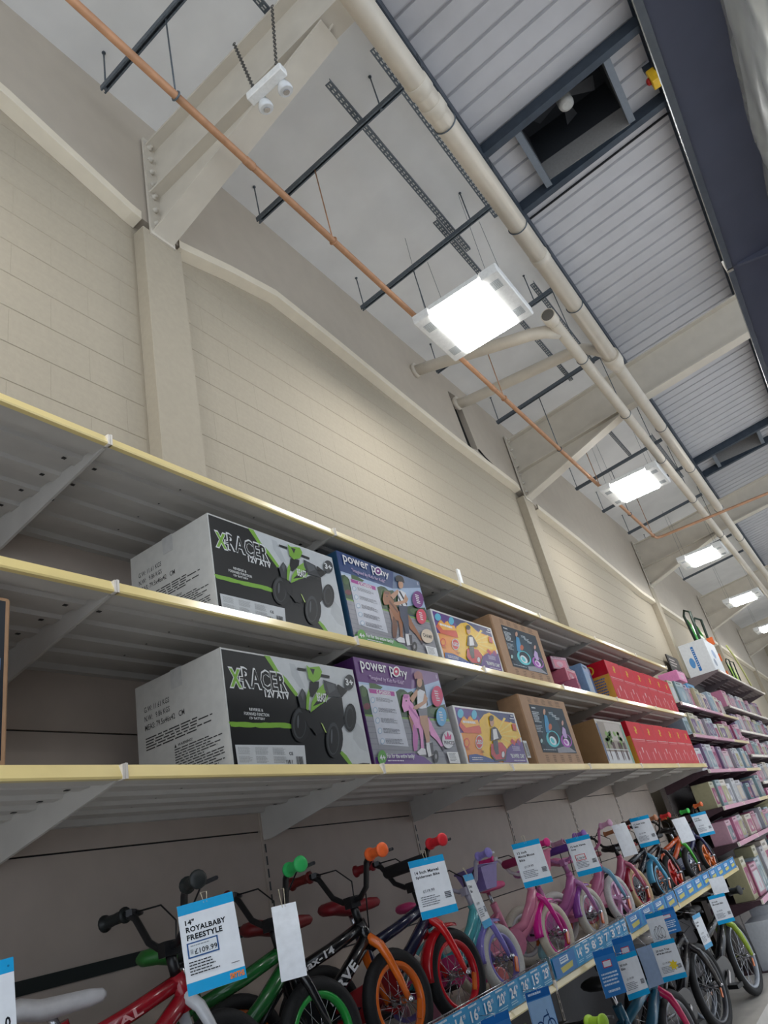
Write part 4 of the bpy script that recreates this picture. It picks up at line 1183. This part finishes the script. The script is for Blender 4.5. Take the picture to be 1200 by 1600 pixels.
bike('dusky pink bicycle with a pale blue fork and pink spoked white wheel', (5.46, 1.93, ZK), T, .16, (200, 110, 150), (126, 186, 216), (222, 160, 200), (220, 216, 212), (232, 176, 208), bar=(200, 120, 160), saddle=(210, 120, 160), lever=(236, 236, 238), mag=True, steer=.3, style='girl')
bike('rose bicycle with a tan tyre and crimson mudguard', (6.04, 1.96, ZK), T, .155, (190, 96, 130), (206, 110, 140), (196, 50, 80), (214, 186, 144), (60, 40, 40), saddle=(120, 40, 50), fender=(170, 30, 60), steer=.3, style='girl')
bike('black bicycle with a sky blue fork and black tyre', (6.50, 1.92, ZK), T, .155, (26, 30, 40), (86, 180, 222), (90, 180, 220), (22, 22, 24), (196, 130, 90), fender=(86, 180, 222), steer=.3, lean=.04)
bike('black bicycle with a scarlet front rim behind the blue fork', (7.02, 1.95, ZK), T, .155, (34, 24, 26), (40, 26, 28), (216, 44, 36), (20, 20, 22), (222, 44, 44), saddle=(140, 30, 30), steer=.3, lean=.05, mag=True)
bike('orange and black bicycle with a lime green fork', (7.72, 1.95, ZK), T, .155, (200, 80, 30), (80, 200, 60), (70, 72, 76), (20, 20, 22), (60, 206, 80), grip2=(226, 96, 44), steer=.3, lean=.05)
bike('navy bicycle with an orange spoked wheel at the end of the shelf', (8.30, 1.92, ZK), T, .16, (36, 40, 84), (44, 44, 90), (236, 122, 40), (20, 20, 22), (236, 110, 50), lever=(110, 210, 60), steer=.3, mag=True)

# larger bicycles on the floor below
LG = 'larger bicycles standing below the shelf'
def low_bike(label, px, py, r, y, **k):
    q = aty(px, py, y)
    bike(label, (q[0], y, -1.5), k.pop('theta', -.22), r, group=LG, name='bicycle', sc=.52 + r * 3.2, rise=.1, reach=k.pop('reach', .75), **k)
K0 = (24, 24, 26)
low_bike('black bicycle with a lime green fork, at the shelf end near the floor', 1160, 1492, .30, 1.86, frame=K0, fork=(150, 176, 40), rim=(150, 156, 166), tyre=K0, grip=K0, steer=.1)
low_bike('dark bicycle with a magenta pink fork below the shelf', 1062, 1610, .27, 1.86, frame=(46, 104, 130), fork=(216, 30, 96), rim=(120, 122, 130), tyre=K0, grip=K0, steer=.1)
low_bike('all black bicycle standing between the two bright forks', 1114, 1556, .30, 1.94, frame=(34, 30, 32), fork=(40, 36, 38), rim=(70, 72, 78), tyre=K0, grip=K0, steer=.1, saddle=(200, 196, 196), reach=.5)
low_bike('grey bicycle with one lime green grip below the shelf', 925, 1650, .25, 1.86, frame=(60, 64, 74), fork=(40, 42, 46), rim=(90, 92, 98), tyre=K0, grip=(166, 206, 60), steer=.1)

# ------------------------------------------------------------------ price cards hung on the bicycles and the rail
SG = 'cards hanging from the bike shelf edge'
LB = 'price cards over the larger bicycles'
def card(label, px, py, y, w, h, face, paint, cat='price card', group='price cards on the bicycles', string=.03, roll=0., pitch=-.17, name='price_card', back=(234, 238, 244), bow=.006):
    """px, py: where the middle of the card's top edge is seen; it hangs at depth y"""
    q = aty(px, py, y)
    rz = -math.atan2(q[0], q[1]) * face if isinstance(face, float) else math.radians(face)
    t = thing(name, label, cat, (q[0], y, q[2] - h), rz, group)
    t.rotation_euler = (pitch, roll, rz)
    if paint: bow = 0.
    bend = lambda p: Vector((p[0], p[1] - bow * math.sin(math.pi * p[2] / h) + (p[2] / h - 1) * .0, p[2]))
    b = MB()
    n = 8
    for s_, yy in ((1, 0), (-1, .0012)):
        vs = [(x, yy, h * k / n) for k in range(n + 1) for x in (-w / 2, w / 2)]
        fs = [(2 * k, 2 * k + 1, 2 * k + 3, 2 * k + 2) for k in range(n)]
        b.add(vs, fs if s_ > 0 else [f[::-1] for f in fs])
    b.xf(bend).build('card', M(back, .3), t)
    if paint:
        p = Print(w, h, step=.00025, rough=.25)
        paint(p)
        # cut the print's long rows so that it follows the bow of the card
        p.build('printed_front', t, lambda a, c, nn: bend((a - w / 2, -nn - .0006, c)))
    if group in (SG, LB):
        # wire hook from the card up to the edge of the bike shelf
        from mathutils import Euler
        e = Euler(t.rotation_euler).to_matrix().inverted() @ (Vector((q[0], 1.793, max(ZK - .03, q[2] + .004))) - Vector((q[0], y, q[2] - h)))
        c = Vector((0, -.0005, h - .006))
        MB().tube([c, c + Vector((0, 0, .012)), c.lerp(e, .5) + Vector((0, 0, .004)), e], .0015, 5).build('hook', CHROME, t)
    elif string:
        MB().tube([(-.004, -.001, h - .008), (-.008, .006, h + string), (.008, .006, h + string), (.004, -.001, h - .008)], .0012, 4).build('string', M((206, 196, 170), .7), t)
    return t
INK = (28, 30, 36); CB = (28, 158, 214)
def bands(p, top=.12, bot=.13):
    n = 4
    p.rect((226, 230, 236), .003, .003, .997, .997)
    for k in range(n): p.rect(CB, 0, 1 - top + top * k / n, 1, 1 - top + top * (k + 1) / n, False)
    for k in range(n): p.rect(CB, 0, bot * k / n, 1, bot * (k + 1) / n, False)
    p.lv += 1
def sign1(p):
    bands(p)
    p.text(INK, '14"', (.10, .755), (.26, .815), .035); p.text(INK, 'ROYALBABY', (.10, .67), (.80, .735), .035); p.text(INK, 'FREESTYLE', (.10, .58), (.72, .645), .035)
    p.rect((44, 84, 140), .08, .385, .62, .555); p.rect((214, 220, 226), .105, .40, .595, .54); p.lines((140, 146, 152), (.14, .52), (.5, .505), 1, .8, .1, 2)
    p.text(INK, '£109.99', (.20, .415), (.59, .475), .015); p.lines((110, 112, 118), (.13, .475), (.18, .42), 4, .5, .1, 4)
    p.lines(INK, (.08, .345), (.62, .185), 5, .38, .35, 6)
    p.text((236, 132, 50), 'SMYTHS', (.72, .035), (.97, .10), .05)
    p.lines(INK, (.78, .205), (.92, .195), 1, .8, .05, 3)
card('large price card reading 14 inch on the red bicycle', 328, 1400, 1.65, .150, .212, .86, sign1, string=.02, roll=-.05)
card('plain white tag hung on the green grip', 444, 1411, 1.65, .075, .195, .9, None, string=.045, bow=.012)
def sign_b(l1, l2, l3=None, price=None, box=None):
    def f(p):
        bands(p)
        y = .80
        for l in (l1, l2, l3):
            if l: p.text(INK, l, (.10, y - .055), (min(.92, .10 + .048 * len(l)), y), .03); y -= .085
        if box: p.rect(box, .14, .385, .56, .545); p.rect((222, 222, 226), .17, .40, .53, .53)
        p.text((96, 100, 110), price or '£119.99', (.2, .42), (.52, .47), .015)
        p.lines((110, 114, 124), (.10, .36), (.62, .18), 5, .36, .4, 5)
        p.lines((60, 64, 72), (.76, .36), (.93, .25), 4, .6, .05, 9)
    return f
card('price card on the navy bicycle with the red fork', 668, 1338, 1.67, .150, .212, .72, sign_b('14 Inch Marvel', 'Spiderman Bike'), string=.03)
card('price card seen almost edge on, lilac handlebar', 742, 1362, 1.67, .150, .212, 14, sign_b('12 Inch', 'Bike'), string=.03)
card('price card reading 12 inch on the pink bicycle', 823, 1313, 1.67, .150, .205, .72, sign_b('12 inch', 'Minnie Mouse', 'Bike', '£119.99'), string=.03)
card('price card with a small red price box on the mauve bicycle', 904, 1306, 1.69, .150, .205, .72, sign_b('12 Inch Verve', 'Roxy', None, '£ 99.99', (200, 60, 70)), string=.03)
card('plain white tag hung above the rose bicycle', 969, 1286, 1.71, .110, .205, .62, None, string=.03)
card('price card on the scarlet rimmed black bicycle', 1000, 1275, 1.71, .150, .205, .72, sign_b('12 Inch Kids', 'Bike', None), string=.03)
card('slim white tag hung on the orange grip', 1062, 1277, 1.71, .13, .195, .62, None, string=.03)
card('price card on the navy bicycle with the orange wheel', 1092, 1269, 1.71, .150, .205, .72, sign_b('14 Inch', 'Kids Bike'), string=.03)
def sign0(p):
    bands(p, .13, .1); p.text(INK, '0', (.86, .40), (.93, .50), .03); p.ell((20, 110, 160), .93, .93, .015, .011, 10); p.lines(INK, (.1, .8), (.7, .6), 3, .5, .3, 3)
card('price card cut off by the left edge', -30, 1506, 1.68, .150, .212, .8, sign0, string=.02, roll=-.05)
def bluecard(kind):
    def f(p):
        p.rect((60, 128, 196), 0, 0, 1, 1)
        if kind == 0:
            p.rect((36, 96, 166), 0, .84, 1, 1); p.lines((200, 220, 240), (.1, .96), (.7, .9), 1, .7, .1, 2)
            p.rect((150, 184, 220), .02, .02, .98, .82)
            for cx in (.3, .75): p.ell((40, 70, 120), cx, .3, .17, .13, 16); p.ell((150, 184, 220), cx, .3, .13, .1, 16)
            p.poly((40, 70, 120), [(.3, .3), (.5, .5), (.52, .48), (.33, .29)]); p.poly((40, 70, 120), [(.5, .5), (.72, .52), (.72, .49), (.5, .47)]); p.poly((40, 70, 120), [(.68, .6), (.76, .3), (.73, .3), (.65, .6)])
        else:
            p.rect((36, 110, 186), 0, .86, 1, 1); p.rect((196, 60, 80), .3, .6, .72, .76); p.rect((220, 226, 236), .33, .62, .69, .74)
            p.lines((206, 226, 244), (.1, .5), (.9, .2), 4, .5, .2, 4); p.lines((206, 226, 244), (.2, .14), (.8, .06), 1, .6, .2, 7)
    return f
def scribble(p):
    p.rect((30, 140, 200), 0, .86, 1, 1)
    for k in range(5): p.ell((130, 134, 142), .3 + .1 * k, .4 + .06 * (k % 2), .12, .16, 12); p.ell((226, 230, 236), .3 + .1 * k, .4 + .06 * (k % 2), .10, .13, 12)
    p.lines((120, 124, 132), (.1, .2), (.8, .08), 2, .4, .3, 4)
SG = 'cards hanging from the bike shelf edge'
card('blue card with a bicycle outline below the price strip', 838, 1546, 1.725, .13, .20, .5, bluecard(0), group=SG, string=0, pitch=0.)
card('blue card just below the lilac wheel, cut off at the bottom', 772, 1586, 1.725, .16, .20, .3, bluecard(1), group=SG, string=0, pitch=0.)
card('blue promotional card under the pale blue fork', 941, 1483, 1.725, .13, .215, .6, bluecard(1), group=SG, string=0, pitch=0.)
card('blue promotional card just right of its twin under the shelf', 970, 1464, 1.725, .13, .21, .6, bluecard(1), group=SG, string=0, pitch=0.)
card('white card with a grey drawing under the shelf edge', 1020, 1426, 1.725, .12, .20, .7, scribble, group=SG, string=0, pitch=0.)
card('small blue card tilted under the shelf edge', 1037, 1420, 1.725, .15, .15, .6, bluecard(1), group=SG, string=0, pitch=0.)
card('little white slip hanging near the shelf end', 1118, 1371, 1.725, .14, .13, .7, None, group=SG, string=0, pitch=0.)
card('price card half behind the two blue cards', 978, 1490, 1.70, .150, .21, .5, sign_b('20 Inch', 'Bike'), group=LB, pitch=-.05)
card('blank pale card behind the yellow starred card', 1010, 1478, 1.75, .150, .21, .5, None, group=LB, pitch=-.05, back=(150, 170, 200))
def star(p):
    sign_b('20 Inch Trax', 'MTB Big Wheel')(p)
    p.poly((226, 200, 60), [(.62 + (.2 if k % 2 else .11) * math.cos(k * math.pi / 7), .36 + (.14 if k % 2 else .08) * math.sin(k * math.pi / 7)) for k in range(14)])
card('price card with a yellow star on a larger bicycle', 1035, 1470, 1.66, .150, .21, .8, star, group=LB, pitch=-.05)
card('price card turned almost edge on, above the black bicycles', 1089, 1428, 1.64, .150, .215, -8, sign_b('24 Inch', 'Bike'), group=LB, pitch=-.05)
card('price card above the lime fork bicycle', 1119, 1398, 1.70, .150, .21, .7, sign_b('26 Inch', 'Mountain Bike'), group=LB, pitch=-.05)

# ------------------------------------------------------------------ toys on the far shelving
rnd = random.Random(21)
PAL = [(176, 106, 136), (196, 184, 170), (140, 160, 172), (150, 76, 108), (190, 192, 196), (116, 96, 130), (170, 164, 130), (196, 152, 168), (112, 136, 144), (150, 148, 156)]
CN = ['rose', 'cream', 'pale blue', 'magenta', 'white', 'violet', 'straw', 'light pink', 'teal grey', 'silver']
rows = [(1.135, 'top', .24, .34), (.775, 'second', .2, .27), (.385, 'third', .22, .30), (.0, 'fourth', .2, .30), (-.36, 'fifth', .18, .27), (-.9, 'lowest', .3, .45)]
for z, nm, h0, h1 in rows:
    x = 8.93; i = 0
    while x < 12.3:
        w = rnd.uniform(.2, .42)
        if x + w > 12.46: break
        c = rnd.randrange(len(PAL))
        wn = PAL[rnd.randrange(len(PAL))]
        pack('toy_box', '%s toy box, %s along the %s pink edged shelf' % (CN[c], ORD[i], nm), x + w / 2, D0 + .03 + .1 + (0 if i % 3 else .03), z, w - .012, .2, rnd.uniform(h0, h1), PAL[c], wn, rz=rnd.uniform(-.05, .05), cat='toy box', group='toy boxes on the pink edged shelves')
        x += w; i += 1
for z, nm in ((1.36, 'upper'), (.98, 'second'), (.6, 'third'), (.2, 'fourth'), (-.2, 'fifth')):
    x = 12.8; i = 0
    while i < 12:
        w = rnd.uniform(.22, .42); c = rnd.randrange(len(PAL))
        pack('toy_box', '%s box, %s along the %s tall far shelf' % (CN[c], ORD[i], nm), x + w / 2, D0 + .2, z, w - .012, .2, rnd.uniform(.2, .31), PAL[c], PAL[rnd.randrange(len(PAL))], cat='toy box', group='boxes on the tall far shelves')
        x += w; i += 1
# second layer and loose packs on the top pink-edged shelf
pack('toy_box', 'bright pink flat box lying on the top row of toys', 9.75, 1.86, 1.47, .42, .24, .13, (226, 130, 178), (232, 170, 200), cat='toy box')
pack('toy_box', 'silver carton standing behind the first pink toys', 9.25, 2.11, 1.135, .36, .2, .47, (196, 198, 206), (220, 222, 228), cat='toy box')
pack('toy_box', 'blue and white carton under the tall shelf end', 11.6, 2.11, 1.135, .5, .2, .55, (70, 140, 190), (220, 222, 228), cat='toy box')
tag(MB().box(7.72, 8.1, 1.85, 2.1, ZT, ZT + .10).build('folded_bag', M((206, 202, 196), .4, bump=.6, scale=12), bevel=.02), 'pale flat package lying on the top shelf end', 'package')
# big white box on the tall run's top shelf
t = carton('white_carton', 'large white carton with blue lettering on the tall top shelf', 12.76, .95, 1.74, .42, 1.93, .55, M((226, 228, 230), .45))
p = Print(.42, .55, rough=.4); p.rect((226, 228, 230), .01, .01, .99, .99)
for k in range(2):
    p.rect((40, 110, 180), .42, .12, .52, .86) if k == 0 else p.ell((90, 150, 206), .28, .4, .1, .16)
p.lines((220, 228, 236), (.44, .8), (.5, .2), 9, .35, .05, 3)
p.build('printed_side', t, left(.95, .42))
p = Print(.95, .55, rough=.4); p.rect((226, 228, 230), .01, .01, .99, .99); p.ell((150, 170, 200), .5, .6, .16, .14); p.ell((140, 150, 166), .3, .3, .12, .12); p.build('printed_front', t, front(.95, .42))
MB().box(-.475, -.1, -.212, -.2, .55, .552).build('flap', WHITE, t)
# dark notice on the wall beyond
t = thing('wall_notice', 'dark notice board with pale lines on the far wall', 'notice', (13.9, 2.52, 2.15))
MB().box(-.42, .42, 0, .02, 0, .42).build('board', M((36, 26, 28), .5), t)
p = Print(.84, .42); p.lines((190, 180, 176), (.15, .85), (.8, .45), 3, .4, .3, 2); p.build('printed_front', t, lambda a, c, n: (a - .42, -n, c))
# green ride-on toys with dark tubular handles on the top shelf
def swing(label, x, y, z, s, col, stripes):
    t = thing('garden_toy', label, 'garden toy', (x, y, z), group='green plastic toys on the far top shelf')
    b = MB()
    vs = []; n = 10
    for k in range(n + 1):
        a = -1.1 + 2.2 * k / n
        for j in range(5):
            hh = j / 4
            vs.append((math.sin(a) * .42 * s, .16 * s - math.cos(a) * .16 * s * (1 - .3 * hh), (.06 + hh * (.80 + .22 * abs(a) ** 2.2)) * s))
    b.add(vs, [(k * 5 + j, (k + 1) * 5 + j, (k + 1) * 5 + j + 1, k * 5 + j + 1) for k in range(n) for j in range(4)], True)
    o = b.build('shell', M(col, .35, coat=.4), t); m = o.modifiers.new('thick', 'SOLIDIFY'); m.thickness = .02
    for sx in (-1, 1):
        MB().tube([(sx * .42 * s, .04 * s, .1 * s), (sx * .44 * s, .04 * s, .9 * s), (sx * .43 * s, .02 * s, 1.22 * s), (sx * .40 * s, .1 * s, 1.28 * s), (sx * .38 * s, .14 * s, 1.2 * s), (sx * .36 * s, .12 * s, .6 * s)], .022 * s, 8).build('handle_tube', M((26, 44, 34), .5), t)
    if stripes:
        for k in range(3):
            MB().box(.36 * s, .40 * s, -.04 * s, .06 * s, (.15 + k * .3) * s, (.28 + k * .3) * s).build('stripe', M((216, 96, 40), .5), t)
swing('dark green plastic toy with tall loop handles behind the white carton', 14.9, 1.96, 1.93, 1.15, (52, 140, 50), True)
swing('lime green plastic toy at the far edge of the top shelf', 17.2, 1.98, 1.93, .62, (150, 196, 40), False)
tag(MB().tube([(15.35, 1.74, 2.7), (15.6, 1.72, 2.5), (15.9, 1.71, 2.2), (16.1, 1.71, 1.95)], .016, 8).build('yellow_hose', M((196, 196, 126), .5)), 'pale yellow curved tube beside the green toy', 'tube')
# shrink-wrapped goods on the near gondola
t = thing('wrapped_package', 'bulky white goods in shiny clear wrap on the near gondola', 'package', (1.35, -.585, .75))
b = MB(); n, m_ = 40, 24
rnd = random.Random(5)
ph = [(rnd.uniform(3, 22), rnd.uniform(3, 22), rnd.uniform(0, 6)) for _ in range(10)]
wr = lambda u, v: sum(math.sin(a * u + c_ * v + f) / (6 + a) for a, c_, f in ph) * .022
vs = []
for i in range(n + 1):
    for j in range(m_ + 1):
        u, v = i / n, j / m_
        e = min(1, min(u, 1 - u) * 14) ** .5 * min(1, (1 - v) * 30 + .3) ** .5
        vs.append((-.95 + 1.9 * u, .02 + .20 * e + wr(u * 3, v * 2), .003 + .697 * v))
b.add(vs, [(i * (m_ + 1) + j, i * (m_ + 1) + j + 1, (i + 1) * (m_ + 1) + j + 1, (i + 1) * (m_ + 1) + j) for i in range(n) for j in range(m_)], True)
b.build('wrapped_front', M((206, 210, 208), .14, bump=.5, scale=7, coat=.7), t)
MB().box(-.95, .95, -.22, .04, .002, .62).build('wrapped_body', M((200, 204, 203), .2, coat=.5), t, bevel=.02)

# packs standing low at the end of the run
for i, (px, py, h, w, c) in enumerate(((1168, 1600, .42, .4, (196, 200, 206)), (1192, 1590, .5, .36, (206, 208, 212)))):
    q = aty(px, py, 1.74)
    pack('low_carton', ('pale carton on the floor plinth beside the lime fork wheel', 'white carton at the lower right picture corner')[i], max(q[0], 9.1 + i * .45), 1.84, -1.5, w, .25, h, c, (150, 170, 190), cat='box')
